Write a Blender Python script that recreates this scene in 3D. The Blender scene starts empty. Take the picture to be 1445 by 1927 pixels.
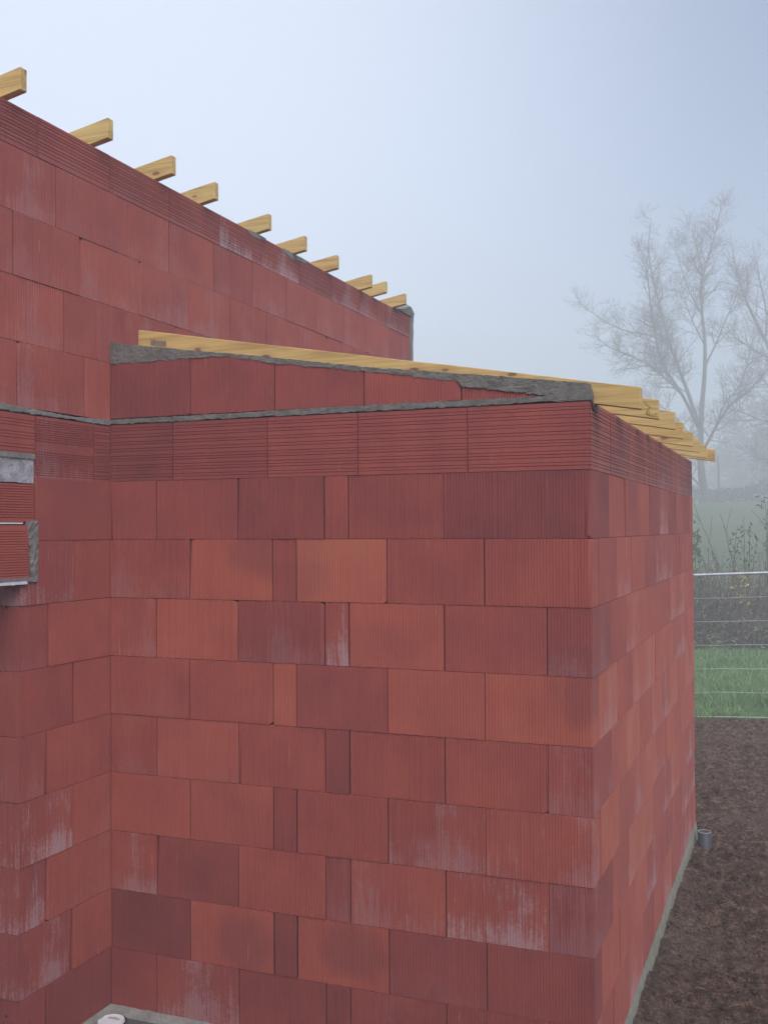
import bpy, bmesh, math, random
import numpy as np
from mathutils import Vector, Matrix, noise as mnoise

random.seed(7)
RNG = np.random.default_rng(11)
scene = bpy.context.scene
COL = scene.collection
R = math.radians

# ------------------------------------------------------------------ camera
cam_data = bpy.data.cameras.new("camera")
cam = bpy.data.objects.new("camera", cam_data)
COL.objects.link(cam)
cam_data.sensor_fit = 'HORIZONTAL'
cam_data.sensor_width = 36.0
cam_data.lens = 48.85
cam_data.clip_end = 1000
cam_data.clip_start = 0.05
CAM = Vector((3.49041, -4.71896, 2.56557))
RT = Vector((0.92869311, 0.37080554, -0.00568803))
UP = Vector((0.01151115, -0.01349275, 0.99984271))
FW = Vector((-0.37067047, 0.92861251, 0.01679903))
m = Matrix.Identity(4)
for i in range(3):
    m[i][0], m[i][1], m[i][2], m[i][3] = RT[i], UP[i], -FW[i], CAM[i]
cam.matrix_world = m
scene.camera = cam

# ------------------------------------------------------------------ sky, sun, exposure
SUN_EL, SUN_AZ = R(48), R(144)          # azimuth measured from +Y towards +X: a veiled sun behind the camera
world = bpy.data.worlds.new("World")
scene.world = world
world.use_nodes = True
nt = world.node_tree
nt.nodes.clear()
sky = nt.nodes.new('ShaderNodeTexSky')
sky.sky_type = 'NISHITA'
sky.sun_disc = False
sky.sun_elevation = SUN_EL
sky.sun_rotation = SUN_AZ
sky.air_density = 1.0
sky.dust_density = 2.0
sky.ozone_density = 1.0
hsv = nt.nodes.new('ShaderNodeHueSaturation')
hsv.inputs['Saturation'].default_value = 1.05
nt.links.new(sky.outputs[0], hsv.inputs['Color'])
# broad glow painted into the sky towards the left, away from the sun
wtc = nt.nodes.new('ShaderNodeTexCoord')
wdot = nt.nodes.new('ShaderNodeVectorMath')
wdot.operation = 'DOT_PRODUCT'
wdot.inputs[1].default_value = Vector((-0.76, 0.54, 0.36)).normalized()
nt.links.new(wtc.outputs['Generated'], wdot.inputs[0])
wmap = nt.nodes.new('ShaderNodeMapRange')
wmap.interpolation_type = 'SMOOTHERSTEP'
for i, x in zip((1, 2, 3, 4), (0.55, 1.0, 0.0, 1.0)): wmap.inputs[i].default_value = x
nt.links.new(wdot.outputs['Value'], wmap.inputs[0])
wmix = nt.nodes.new('ShaderNodeMix')
wmix.data_type = 'RGBA'
wmix.inputs[7].default_value = (15.0, 15.6, 16.2, 1)
nt.links.new(hsv.outputs[0], wmix.inputs[6])
wmul = nt.nodes.new('ShaderNodeMath')
wmul.operation = 'MULTIPLY'
wmul.inputs[1].default_value = 0.36
nt.links.new(wmap.outputs[0], wmul.inputs[0])
nt.links.new(wmul.outputs[0], wmix.inputs[0])
bg = nt.nodes.new('ShaderNodeBackground')
bg.inputs['Strength'].default_value = 0.093
wo = nt.nodes.new('ShaderNodeOutputWorld')
wtint = nt.nodes.new('ShaderNodeMix')
wtint.data_type = 'RGBA'
wtint.blend_type = 'MULTIPLY'
wtint.inputs[0].default_value = 1.0
wtint.inputs[7].default_value = (0.98, 0.975, 1.03, 1)
nt.links.new(wmix.outputs[2], wtint.inputs[6])
nt.links.new(wtint.outputs[2], bg.inputs[0])
nt.links.new(bg.outputs[0], wo.inputs[0])

sun_d = bpy.data.lights.new("sun", 'SUN')
sun_d.energy = 1.9
sun_d.angle = R(60)
sun_d.color = (1.0, 0.96, 0.9)
sun = bpy.data.objects.new("sun", sun_d)
COL.objects.link(sun)
sdir = Vector((math.sin(SUN_AZ) * math.cos(SUN_EL), math.cos(SUN_AZ) * math.cos(SUN_EL), math.sin(SUN_EL)))
sun.rotation_euler = sdir.to_track_quat('Z', 'Y').to_euler()

scene.view_settings.view_transform = 'Standard'
scene.view_settings.look = 'None'
scene.view_settings.gamma = 1.0
scene.view_settings.exposure = 0.74
scene.view_settings.use_curve_mapping = False
cy = scene.cycles
cy.use_denoising = True
cy.use_adaptive_sampling = False
cy.max_bounces = 8
cy.diffuse_bounces = 4
cy.volume_bounces = 6
cy.sample_clamp_indirect = 4.0

HAZE_DENSITY = 0.0102
HAZE_COLOR = (0.935, 0.965, 1.0)

# ------------------------------------------------------------------ helpers
W, D = 2.615, 4.775        # annex: front width, depth of its right side wall
H = 0.315                  # one course


def at(px, py, Y):
    """point on the vertical plane y = Y seen at photograph pixel (px, py): used to lay out limbs at their real distance"""
    d = FW + RT * ((px - 722.5) / 1960.75) + UP * ((963.5 - py) / 1960.75)
    t = (Y - CAM.y) / d.y
    return CAM + d * t


def tag(o, label=None, cat=None, group=None, kind=None):
    if label: o['label'] = label
    if cat: o['category'] = cat
    if group: o['group'] = group
    if kind: o['kind'] = kind
    return o


def link(name, me, mat=None, parent=None, loc=(0, 0, 0), rotz=0.0):
    o = bpy.data.objects.new(name, me)
    COL.objects.link(o)
    if mat is not None and me is not None and len(me.materials) == 0:
        me.materials.append(mat)
    o.location = loc
    o.rotation_euler = (0, 0, rotz)
    if parent: o.parent = parent
    return o


def mesh(name, verts, faces):
    me = bpy.data.meshes.new(name)
    me.from_pydata([tuple(v) for v in verts], [], [tuple(f) for f in faces])
    me.update()
    return me


def np_mesh(name, verts, faces):
    """verts (n,3) float array, faces (m,k) int array"""
    me = bpy.data.meshes.new(name)
    n, (mm, k) = len(verts), faces.shape
    me.vertices.add(n)
    me.vertices.foreach_set('co', np.asarray(verts, dtype=np.float32).ravel())
    me.loops.add(mm * k)
    me.loops.foreach_set('vertex_index', faces.astype(np.int32).ravel())
    me.polygons.add(mm)
    me.polygons.foreach_set('loop_start', np.arange(0, mm * k, k, dtype=np.int32))
    me.polygons.foreach_set('loop_total', np.full(mm, k, dtype=np.int32))
    me.update(calc_edges=True)
    me.validate()
    return me


def empty(name, loc):
    o = bpy.data.objects.new(name, None)
    o.location = loc
    o.empty_display_size = 0.2
    COL.objects.link(o)
    return o


def box_mesh(name, x0, x1, y0, y1, z0, z1, bev=0.0):
    bm = bmesh.new()
    bmesh.ops.create_cube(bm, size=1.0)
    for v in bm.verts:
        v.co = Vector(((x0 + x1) / 2 + v.co.x * (x1 - x0), (y0 + y1) / 2 + v.co.y * (y1 - y0), (z0 + z1) / 2 + v.co.z * (z1 - z0)))
    if bev:
        bmesh.ops.bevel(bm, geom=bm.edges[:], offset=bev, segments=1, affect='EDGES')
    me = bpy.data.meshes.new(name)
    bm.to_mesh(me)
    bm.free()
    return me


def tubes_mesh(name, paths, sides=5):
    """paths: list of [(Vector, radius), ...]"""
    vs, fs = [], []
    for path in paths:
        base = len(vs)
        n = len(path)
        for i, (p, r) in enumerate(path):
            a = path[max(0, i - 1)][0]
            b = path[min(n - 1, i + 1)][0]
            t = (b - a)
            if t.length < 1e-9: t = Vector((0, 0, 1))
            t.normalize()
            ref = Vector((0, 0, 1)) if abs(t.z) < 0.9 else Vector((1, 0, 0))
            s = t.cross(ref).normalized()
            q = t.cross(s)
            for k in range(sides):
                ang = 2 * math.pi * k / sides
                vs.append(p + s * (r * math.cos(ang)) + q * (r * math.sin(ang)))
        for i in range(n - 1):
            for k in range(sides):
                k2 = (k + 1) % sides
                fs.append((base + i * sides + k, base + i * sides + k2, base + (i + 1) * sides + k2, base + (i + 1) * sides + k))
        if sides > 3:
            fs.append(tuple(base + k for k in range(sides))[::-1])
            fs.append(tuple(base + (n - 1) * sides + k for k in range(sides)))
    return mesh(name, vs, fs)


def smooth(me):
    me.polygons.foreach_set('use_smooth', [True] * len(me.polygons))


# numpy value noise
def vnoise(x, y, seed=0):
    xi, yi = np.floor(x).astype(np.int64), np.floor(y).astype(np.int64)
    xf, yf = x - xi, y - yi
    xf = xf * xf * (3 - 2 * xf)
    yf = yf * yf * (3 - 2 * yf)

    def h(a, b):
        n = (a * 374761393 + b * 668265263 + seed * 1442695041) & 0xffffffff
        n = ((n ^ (n >> 13)) * 1274126177) & 0xffffffff
        return ((n ^ (n >> 16)) & 0xffff) / 65535.0
    return (h(xi, yi) * (1 - xf) * (1 - yf) + h(xi + 1, yi) * xf * (1 - yf) + h(xi, yi + 1) * (1 - xf) * yf + h(xi + 1, yi + 1) * xf * yf)


def fbm(x, y, octs=4, seed=0):
    s, a, f = 0, 0.5, 1.0
    for o in range(octs):
        s = s + a * vnoise(x * f, y * f, seed + o)
        a *= 0.5
        f *= 2.03
    return s


# ------------------------------------------------------------------ materials
class NT:
    def __init__(self, name):
        self.m = bpy.data.materials.new(name)
        self.m.use_nodes = True
        self.t = self.m.node_tree
        self.b = self.t.nodes['Principled BSDF']
        self.b.inputs['Roughness'].default_value = 0.8
        self.b.inputs['Specular IOR Level'].default_value = 0.3

    def n(self, kind, **kw):
        nd = self.t.nodes.new(kind)
        for k, v in kw.items():
            setattr(nd, k, v)
        return nd

    def l(self, a, b):
        self.t.links.new(a, b)

    def mapped(self, vec, scale, loc=None):
        mp = self.n('ShaderNodeMapping')
        mp.inputs['Scale'].default_value = scale
        self.l(vec, mp.inputs['Vector'])
        if loc is not None:
            self.l(loc, mp.inputs['Location'])
        return mp.outputs[0]

    def noise(self, vec, scale, detail=4, rough=0.55):
        nd = self.n('ShaderNodeTexNoise')
        nd.inputs['Scale'].default_value = scale
        nd.inputs['Detail'].default_value = detail
        nd.inputs['Roughness'].default_value = rough
        if vec is not None: self.l(vec, nd.inputs['Vector'])
        return nd.outputs['Fac']

    def ramp(self, fac, stops):
        nd = self.n('ShaderNodeValToRGB')
        el = nd.color_ramp.elements
        while len(el) < len(stops): el.new(0.5)
        for e, (p, c) in zip(el, stops):
            e.position = p
            e.color = (c[0], c[1], c[2], 1) if not isinstance(c, (int, float)) else (c, c, c, 1)
        self.l(fac, nd.inputs[0])
        return nd.outputs[0]

    def mix(self, fac, a, b, mode='MIX'):
        nd = self.n('ShaderNodeMix', data_type='RGBA', blend_type=mode)
        for sock, v in ((nd.inputs[0], fac), (nd.inputs[6], a), (nd.inputs[7], b)):
            if isinstance(v, (int, float)): sock.default_value = v
            elif isinstance(v, tuple): sock.default_value = (*v, 1)
            else: self.l(v, sock)
        return nd.outputs[2]

    def math(self, op, a, b=None, clamp=False):
        nd = self.n('ShaderNodeMath', operation=op, use_clamp=clamp)
        for sock, v in zip(nd.inputs, (a, b)):
            if v is None: continue
            if isinstance(v, (int, float)): sock.default_value = v
            else: self.l(v, sock)
        return nd.outputs[0]

    def map(self, v, a, b, c=0.0, d=1.0):
        nd = self.n('ShaderNodeMapRange')
        nd.interpolation_type = 'SMOOTHSTEP'
        self.l(v, nd.inputs[0])
        for i, x in zip((1, 2, 3, 4), (a, b, c, d)): nd.inputs[i].default_value = x
        return nd.outputs[0]

    def bump(self, h, strength=0.3, dist=0.01):
        nd = self.n('ShaderNodeBump')
        nd.inputs['Strength'].default_value = strength
        nd.inputs['Distance'].default_value = dist
        self.l(h, nd.inputs['Height'])
        self.l(nd.outputs[0], self.b.inputs['Normal'])

    def color(self, c):
        if isinstance(c, tuple): self.b.inputs['Base Color'].default_value = (*c, 1)
        else: self.l(c, self.b.inputs['Base Color'])


def clay_material():
    """fired red clay: obj.color = (tone, smudge, efflorescence, seed) varies it brick by brick"""
    k = NT('fired_clay')
    info = k.n('ShaderNodeObjectInfo')
    sep = k.n('ShaderNodeSeparateColor')
    k.l(info.outputs['Color'], sep.inputs[0])
    tone, smudge, effl = sep.outputs[0], sep.outputs[1], sep.outputs[2]
    seed = info.outputs['Alpha']
    tc = k.n('ShaderNodeTexCoord')
    gen = tc.outputs['Generated']
    sx = k.n('ShaderNodeSeparateXYZ')
    k.l(gen, sx.inputs[0])
    gx, gz = sx.outputs[0], sx.outputs[2]
    off = k.n('ShaderNodeCombineXYZ')
    s40 = k.math('MULTIPLY', seed, 40.0)
    for i in range(3): k.l(s40, off.inputs[i])
    ob = k.n('ShaderNodeVectorMath', operation='ADD')
    k.l(tc.outputs['Object'], ob.inputs[0])
    k.l(off.outputs[0], ob.inputs[1])
    P = ob.outputs[0]
    soft = k.noise(P, 3.2, 3)
    streak = k.noise(k.mapped(P, (70, 70, 2.2)), 1.0, 3)
    fine = k.noise(P, 140, 4, 0.7)
    tone = k.math('ADD', k.math('MULTIPLY', k.math('SUBTRACT', tone, 0.45), 0.92), 0.45)
    t = k.math('ADD', tone, k.math('MULTIPLY', k.math('SUBTRACT', soft, 0.5), 0.6))
    t = k.math('ADD', t, k.math('MULTIPLY', k.math('SUBTRACT', streak, 0.5), 0.20))
    col = k.ramp(t, [(0.0, (0.190, 0.050, 0.055)), (0.35, (0.315, 0.074, 0.068)), (0.7, (0.425, 0.107, 0.078)), (1.0, (0.475, 0.160, 0.102))])
    # firing smudge: a soft dark blot with a shape of its own
    cx = k.math('ADD', k.math('MULTIPLY', seed, 1.1), -0.05)
    cz = k.math('FRACT', k.math('MULTIPLY', seed, 7.3))
    dx = k.math('MULTIPLY', k.math('SUBTRACT', gx, cx), 1.25)
    dz = k.math('SUBTRACT', gz, cz)
    dist = k.math('SQRT', k.math('ADD', k.math('MULTIPLY', dx, dx), k.math('MULTIPLY', dz, dz)))
    dist = k.math('ADD', dist, k.math('MULTIPLY', k.math('SUBTRACT', k.noise(P, 5.5, 4), 0.5), 0.7))
    sm = k.math('MULTIPLY', k.map(dist, 0.26, 0.60, 1.0, 0.0), k.math('MULTIPLY', smudge, 0.58))
    col = k.mix(sm, col, (0.235, 0.068, 0.072))
    # pale scuffs along the ribs
    scf = k.map(k.noise(k.mapped(P, (55, 55, 5)), 1.0, 2), 0.66, 0.78)
    scf = k.math('MULTIPLY', scf, k.map(k.noise(P, 6, 2), 0.50, 0.66))
    col = k.mix(k.math('MULTIPLY', scf, 0.5), col, (0.52, 0.26, 0.18))
    # lime bloom
    side = k.math('ABSOLUTE', k.math('SUBTRACT', gx, k.math('FRACT', k.math('MULTIPLY', seed, 3.7))))
    edge = k.math('ADD', k.math('MULTIPLY', k.map(gz, 0.0, 0.6, 1.0, 0.0), 0.7), k.math('MULTIPLY', k.map(side, 0.0, 0.3, 1.0, 0.0), 0.6))
    ef = k.math('ADD', k.math('MULTIPLY', edge, 0.36), k.math('MULTIPLY', k.noise(P, 7, 5, 0.7), 1.0))
    ef = k.math('ADD', ef, k.math('MULTIPLY', k.math('SUBTRACT', k.noise(k.mapped(P, (75, 75, 5)), 1.0, 4), 0.5), 1.0))
    ef = k.math('ADD', ef, k.math('MULTIPLY', k.math('SUBTRACT', k.noise(P, 90, 3, 0.7), 0.5), 0.7))
    ef = k.math('MULTIPLY', k.map(ef, 0.58, 0.98), effl)
    col = k.mix(k.math('MULTIPLY', ef, 0.66), col, (0.50, 0.40, 0.45))
    col = k.mix(0.22, col, k.mix(1.0, col, k.ramp(fine, [(0.3, 0.55), (0.7, 1.45)]), 'MULTIPLY'))
    k.color(col)
    k.b.inputs['Roughness'].default_value = 0.78
    k.b.inputs['Sheen Weight'].default_value = 0.05
    k.b.inputs['Sheen Roughness'].default_value = 0.5
    k.b.inputs['Sheen Tint'].default_value = (1.0, 0.92, 0.97, 1)
    k.bump(fine, 0.25, 0.003)
    return k.m


def timber_material(name, base, dark, knot=True):
    k = NT(name)
    info = k.n('ShaderNodeObjectInfo')
    tc = k.n('ShaderNodeTexCoord')
    off = k.n('ShaderNodeCombineXYZ')
    s = k.math('MULTIPLY', info.outputs['Random'], 50.0)
    for i in range(3): k.l(s, off.inputs[i])
    ob = k.n('ShaderNodeVectorMath', operation='ADD')
    k.l(tc.outputs['Object'], ob.inputs[0])
    k.l(off.outputs[0], ob.inputs[1])
    P = ob.outputs[0]
    warp = k.noise(k.mapped(P, (2.0, 10, 10)), 1.0, 2)
    grain = k.noise(k.mapped(P, (2.2, 60, 60)), 1.0, 5, 0.65)
    band = k.noise(k.mapped(P, (0.7, 22, 22)), 1.0, 3)
    g = k.math('ADD', k.math('MULTIPLY', grain, 0.6), k.math('MULTIPLY', band, 0.4))
    col = k.ramp(g, [(0.36, dark), (0.5, base), (0.66, tuple(min(1, c * 1.22) for c in base))])
    col = k.mix(k.math('MULTIPLY', k.map(warp, 0.5, 0.75), 0.35), col, (0.44, 0.25, 0.12))
    v = k.n('ShaderNodeTexVoronoi')
    v.inputs['Scale'].default_value = 1.0
    k.l(k.mapped(P, (4.6, 11, 11)), v.inputs['Vector'])
    kn = k.map(v.outputs['Distance'], 0.09, 0.15, 1.0, 0.0)
    halo = k.map(v.outputs['Distance'], 0.17, 0.42, 1.0, 0.0)
    col = k.mix(k.math('MULTIPLY', halo, 0.30), col, (0.40, 0.22, 0.10))
    col = k.mix(k.math('MULTIPLY', kn, 0.75), col, (0.13, 0.06, 0.035))
    crack = k.map(k.noise(k.mapped(P, (0.8, 75, 75)), 1.0, 2), 0.76, 0.80)
    col = k.mix(k.math('MULTIPLY', crack, 0.55), col, (0.14, 0.085, 0.05))
    pk = k.math('FRACT', k.math('MULTIPLY', info.outputs['Random'], 9.7))
    col = k.mix(k.math('MULTIPLY', k.map(pk, 0.4, 1.0), 0.35), col, k.mix(1.0, col, (1.0, 0.80, 0.78), 'MULTIPLY'))
    k.color(col)
    k.b.inputs['Roughness'].default_value = 0.7
    k.bump(grain, 0.2, 0.003)
    return k.m


def cement_material(name, lo, hi, scale=1.0, strength=0.8):
    k = NT(name)
    tc = k.n('ShaderNodeTexCoord')
    P = tc.outputs['Object']
    a = k.noise(P, 9 * scale, 6, 0.65)
    b = k.noise(P, 60 * scale, 5, 0.7)
    f = k.math('ADD', k.math('MULTIPLY', a, 0.6), k.math('MULTIPLY', b, 0.4))
    col = k.ramp(f, [(0.32, lo), (0.66, hi)])
    k.color(col)
    k.b.inputs['Roughness'].default_value = 0.95
    k.b.inputs['Specular IOR Level'].default_value = 0.15
    k.bump(f, strength, 0.012)
    return k.m


def plain_material(name, c, rough=0.7, var=0.25, scale=30, metal=0.0):
    k = NT(name)
    tc = k.n('ShaderNodeTexCoord')
    f = k.noise(tc.outputs['Object'], scale, 4)
    col = k.ramp(f, [(0.3, tuple(x * (1 - var) for x in c)), (0.7, tuple(min(1, x * (1 + var)) for x in c))])
    k.color(col)
    k.b.inputs['Roughness'].default_value = rough
    k.b.inputs['Metallic'].default_value = metal
    return k.m


def leafy_material(name, a, b, scale=1.5):
    k = NT(name)
    geo = k.n('ShaderNodeNewGeometry')
    tc = k.n('ShaderNodeTexCoord')
    f = k.noise(tc.outputs['Object'], scale, 3)
    t = k.math('ADD', k.math('MULTIPLY', geo.outputs['Random Per Island'], 0.6), k.math('MULTIPLY', f, 0.5))
    k.color(k.ramp(t, [(0.2, a), (0.9, b)]))
    k.b.inputs['Roughness'].default_value = 0.6
    return k.m


M_CLAY = clay_material()
M_CORE = plain_material('clay_core', (0.035, 0.017, 0.017), 0.95)
M_TIMBER = timber_material('pine_timber', (0.61, 0.450, 0.180), (0.40, 0.265, 0.090))
M_CEMENT = cement_material('cement_mortar', (0.105, 0.102, 0.096), (0.25, 0.245, 0.235), 1.6, 0.8)
M_CEMENT_L = cement_material('pale_cement', (0.15, 0.148, 0.14), (0.31, 0.308, 0.30))
M_RENDERW = cement_material('limewashed_cement', (0.17, 0.175, 0.19), (0.62, 0.65, 0.72), 2.2)
M_FOOT = cement_material('footing_concrete', (0.17, 0.17, 0.135), (0.36, 0.36, 0.30), 1.4)
M_SLAB = cement_material('slab_concrete', (0.065, 0.07, 0.075), (0.13, 0.135, 0.14))
M_PVC = plain_material('grey_pvc', (0.048, 0.056, 0.075), 0.45, 0.1)
M_PVC_RIM = plain_material('cut_pvc_edge', (0.5, 0.53, 0.58), 0.5, 0.1)
M_WHITE = plain_material('white_plastic', (0.72, 0.74, 0.8), 0.4, 0.06)
M_SLOT = plain_material('dark_slot', (0.03, 0.03, 0.04), 0.8)
M_GALV = plain_material('galvanised_steel', (0.62, 0.65, 0.70), 0.38, 0.15, 20, 0.6)
M_WIRE = plain_material('zinc_wire', (0.60, 0.66, 0.62), 0.5, 0.2)
M_ALU = plain_material('grey_steel_channel', (0.30, 0.32, 0.36), 0.45, 0.2, 30, 0.4)
M_PENCIL = plain_material('pencil_line', (0.06, 0.055, 0.05), 0.9)
M_STAMP = plain_material('grey_ink', (0.20, 0.19, 0.18), 0.9)
M_BARK = plain_material('bark', (0.085, 0.078, 0.068), 0.9, 0.4, 6)
M_TWIG = plain_material('twig_bark', (0.085, 0.065, 0.055), 0.9, 0.3, 6)
M_STEM = plain_material('shrub_stem', (0.13, 0.10, 0.085), 0.85, 0.35, 8)
M_GRASS = leafy_material('grass_blades', (0.060, 0.150, 0.050), (0.28, 0.46, 0.19))
M_LEAF = leafy_material('shrub_leaves', (0.050, 0.085, 0.030), (0.13, 0.18, 0.07))
M_DEAD = leafy_material('thicket_leaves', (0.050, 0.075, 0.035), (0.27, 0.33, 0.20))
M_YELLOW = leafy_material('yellow_leaves', (0.42, 0.36, 0.07), (0.62, 0.54, 0.12))
M_EVER = leafy_material('far_foliage', (0.022, 0.036, 0.016), (0.055, 0.075, 0.035), 0.6)
M_STRAW = plain_material('dry_straw', (0.27, 0.20, 0.14), 0.8, 0.4)


def dirt_material():
    k = NT('dug_earth')
    tc = k.n('ShaderNodeTexCoord')
    P = tc.outputs['Object']
    big = k.noise(P, 1.3, 4)
    med = k.noise(P, 13, 7, 0.78)
    fin = k.noise(P, 70, 5, 0.75)
    col = k.ramp(med, [(0.33, (0.032, 0.019, 0.013)), (0.5, (0.130, 0.082, 0.058)), (0.64, (0.33, 0.215, 0.155))])
    col = k.mix(k.math('MULTIPLY', k.map(big, 0.52, 0.66), 0.55), col, (0.215, 0.160, 0.132))
    col = k.mix(0.6, col, k.mix(1.0, col, k.ramp(fin, [(0.35, 0.25), (0.65, 1.9)]), 'MULTIPLY'))
    k.color(col)
    k.b.inputs['Roughness'].default_value = 0.95
    k.b.inputs['Specular IOR Level'].default_value = 0.15
    k.bump(k.math('ADD', k.math('MULTIPLY', med, 0.5), fin), 1.0, 0.05)
    return k.m


def meadow_material():
    k = NT('meadow')
    tc = k.n('ShaderNodeTexCoord')
    P = tc.outputs['Object']
    a = k.noise(P, 0.6, 5)
    b = k.noise(P, 14, 5, 0.7)
    col = k.ramp(a, [(0.3, (0.050, 0.085, 0.028)), (0.7, (0.095, 0.145, 0.052))])
    col = k.mix(0.6, col, k.mix(1.0, col, k.ramp(b, [(0.3, 0.4), (0.7, 1.5)]), 'MULTIPLY'))
    k.color(col)
    k.b.inputs['Roughness'].default_value = 0.95
    k.bump(b, 0.7, 0.05)
    return k.m


M_DIRT = dirt_material()
M_MEADOW = meadow_material()


# ------------------------------------------------------------------ ground
def terrain(x, y):
    x = np.asarray(x, dtype=float)
    y = np.asarray(y, dtype=float)
    t = np.clip((y - 20.5) / 62.0, 0, 1)
    z = -0.24 + 4.80 * (t * t * (3 - 2 * t))
    t2 = np.clip((y - 84) / 80.0, 0, 1)
    z = z + 1.0 * t2 + (fbm(x * 0.25, y * 0.25, 3, 5) - 0.45) * 0.25 * np.clip((y - 11.5) / 4, 0, 1)
    return z


def ground_sheet():
    xs = np.concatenate([np.linspace(-155, -21, 30), np.linspace(-20, 20, 90), np.linspace(21, 155, 30)])
    ys = np.concatenate([np.linspace(-155, -8, 24), np.linspace(-7, 90, 190), np.linspace(92, 160, 24)])
    X, Y = np.meshgrid(xs, ys)
    Z = terrain(X, Y) - 0.05
    n, k = X.shape
    v = np.stack([X.ravel(), Y.ravel(), Z.ravel()], 1)
    idx = np.arange(n * k).reshape(n, k)
    f = np.stack([idx[:-1, :-1].ravel(), idx[:-1, 1:].ravel(), idx[1:, 1:].ravel(), idx[1:, :-1].ravel()], 1)
    me = np_mesh('ground', v, f)
    smooth(me)
    tag(link('ground', me, M_MEADOW), kind='structure')


ground_sheet()

DX0, DX1, DY0, DY1 = 2.60, 7.0, -5.0, 11.12


def dirt_height(x, y):
    x = np.asarray(x, float)
    y = np.asarray(y, float)
    base = -0.185 + 0.10 * (fbm(x * 0.7, y * 0.7, 3, 3) - 0.45)
    lump = fbm(x * 3.2, y * 3.2, 4, 21)
    fine = fbm(x * 13, y * 13, 4, 33)
    rid = np.abs(fbm(x * 5, y * 5, 3, 44) - 0.45)
    z = base + 0.13 * (lump - 0.47) + 0.11 * (fine - 0.45) + 0.11 * rid - 0.01
    # smoother trodden patch
    p = np.clip(1.2 - np.hypot((x - 3.25) / 0.45, (y - 1.5) / 0.8), 0, 1)
    z = z * (1 - 0.6 * p) + (-0.16) * 0.6 * p
    near = np.clip(np.maximum((x - W) / 0.25, (y - 4.8) / 0.2), 0, 1)
    return np.where((x < W + 0.25) & (y < 5.0), z * near + (-0.066 - 0.013 * y + 0.62 * (z + 0.185)) * (1 - near), z)


def dirt_patch():
    # finer where it shows
    xs = np.concatenate([np.arange(DX0, 4.6, 0.022), np.linspace(4.62, DX1, 40)])
    ys = np.concatenate([np.linspace(DY0, 0, 60), np.arange(0.03, DY1, 0.028)])
    X, Y = np.meshgrid(xs, ys)
    Z = dirt_height(X, Y)
    n, k = X.shape
    v = np.stack([X.ravel(), Y.ravel(), Z.ravel()], 1)
    idx = np.arange(n * k).reshape(n, k)
    f = np.stack([idx[:-1, :-1].ravel(), idx[:-1, 1:].ravel(), idx[1:, 1:].ravel(), idx[1:, :-1].ravel()], 1)
    me = np_mesh('dirt', v, f)
    smooth(me)
    tag(link('dirt_ground', me, M_DIRT), kind='structure')
    # the plot goes on behind the annex
    xs = np.concatenate([np.linspace(-3.5, 1.0, 30), np.arange(1.03, DX0 + 0.02, 0.024)])
    ys = np.arange(4.80, DY1, 0.028)
    X, Y = np.meshgrid(xs, ys)
    Z = dirt_height(X, Y)
    n, k = X.shape
    v = np.stack([X.ravel(), Y.ravel(), Z.ravel()], 1)
    idx = np.arange(n * k).reshape(n, k)
    f = np.stack([idx[:-1, :-1].ravel(), idx[:-1, 1:].ravel(), idx[1:, 1:].ravel(), idx[1:, :-1].ravel()], 1)
    me = np_mesh('dirt', v, f)
    smooth(me)
    tag(link('dirt_ground', me, M_DIRT), kind='structure')


dirt_patch()


def clods():
    vs, fs = [], []
    ico = bmesh.new()
    bmesh.ops.create_icosphere(ico, subdivisions=1, radius=1)
    base = np.array([v.co[:] for v in ico.verts])
    tri = np.array([[v.index for v in f.verts] for f in ico.faces])
    ico.free()
    n = 9500
    off = 0
    V, F = [], []
    for i in range(n):
        y = RNG.uniform(0.0, 11.0)
        x = RNG.uniform(W + 0.03, W + 0.2 + 2.3 * RNG.random()) - (1.3 * RNG.random() if y > 5.0 else 0)
        r = RNG.uniform(0.004, 0.012) * (1 + 1.3 * (RNG.random() > 0.92))
        b = base * (1 + RNG.uniform(-0.35, 0.35, (len(base), 1)))
        b = b * np.array([r * RNG.uniform(.8, 1.5), r * RNG.uniform(.8, 1.5), r * RNG.uniform(.5, .9)])
        z = float(dirt_height(np.array([x]), np.array([y]))[0])
        V.append(b + np.array([x, y, z + r * 0.2]))
        F.append(tri + off)
        off += len(base)
    me = np_mesh('clods', np.concatenate(V), np.concatenate(F))
    tag(link('earth_clods', me, M_DIRT), kind='stuff', label='crumbled brown earth clods strewn over the dug ground beside the annex')
    # straw and roots
    V, F = [], []
    off = 0
    for i in range(380):
        y = RNG.uniform(0.2, 10.9)
        x = RNG.uniform(W + 0.05, W + 2.3)
        a = RNG.uniform(0, math.pi)
        L = RNG.uniform(0.02, 0.085)
        w = RNG.uniform(0.001, 0.0022)
        z = float(dirt_height(np.array([x]), np.array([y]))[0]) + 0.012
        d = np.array([math.cos(a), math.sin(a), RNG.uniform(-.1, .35)]) * L / 2
        s = np.array([-math.sin(a), math.cos(a), 0]) * w
        up = np.array([0, 0, w])
        c = np.array([x, y, z])
        V.append(np.array([c - d - s, c - d + s, c - d + up * 2, c + d - s, c + d + s, c + d + up * 2]))
        F.append(np.array([[0, 1, 4], [0, 4, 3], [1, 2, 5], [1, 5, 4], [2, 0, 3], [2, 3, 5]]) + off)
        off += 6
    me = np_mesh('straw', np.concatenate(V), np.concatenate(F))
    tag(link('straw_litter', me, M_STRAW), kind='stuff', label='dry straw and root ends lying on the dug earth')


clods()


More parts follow.
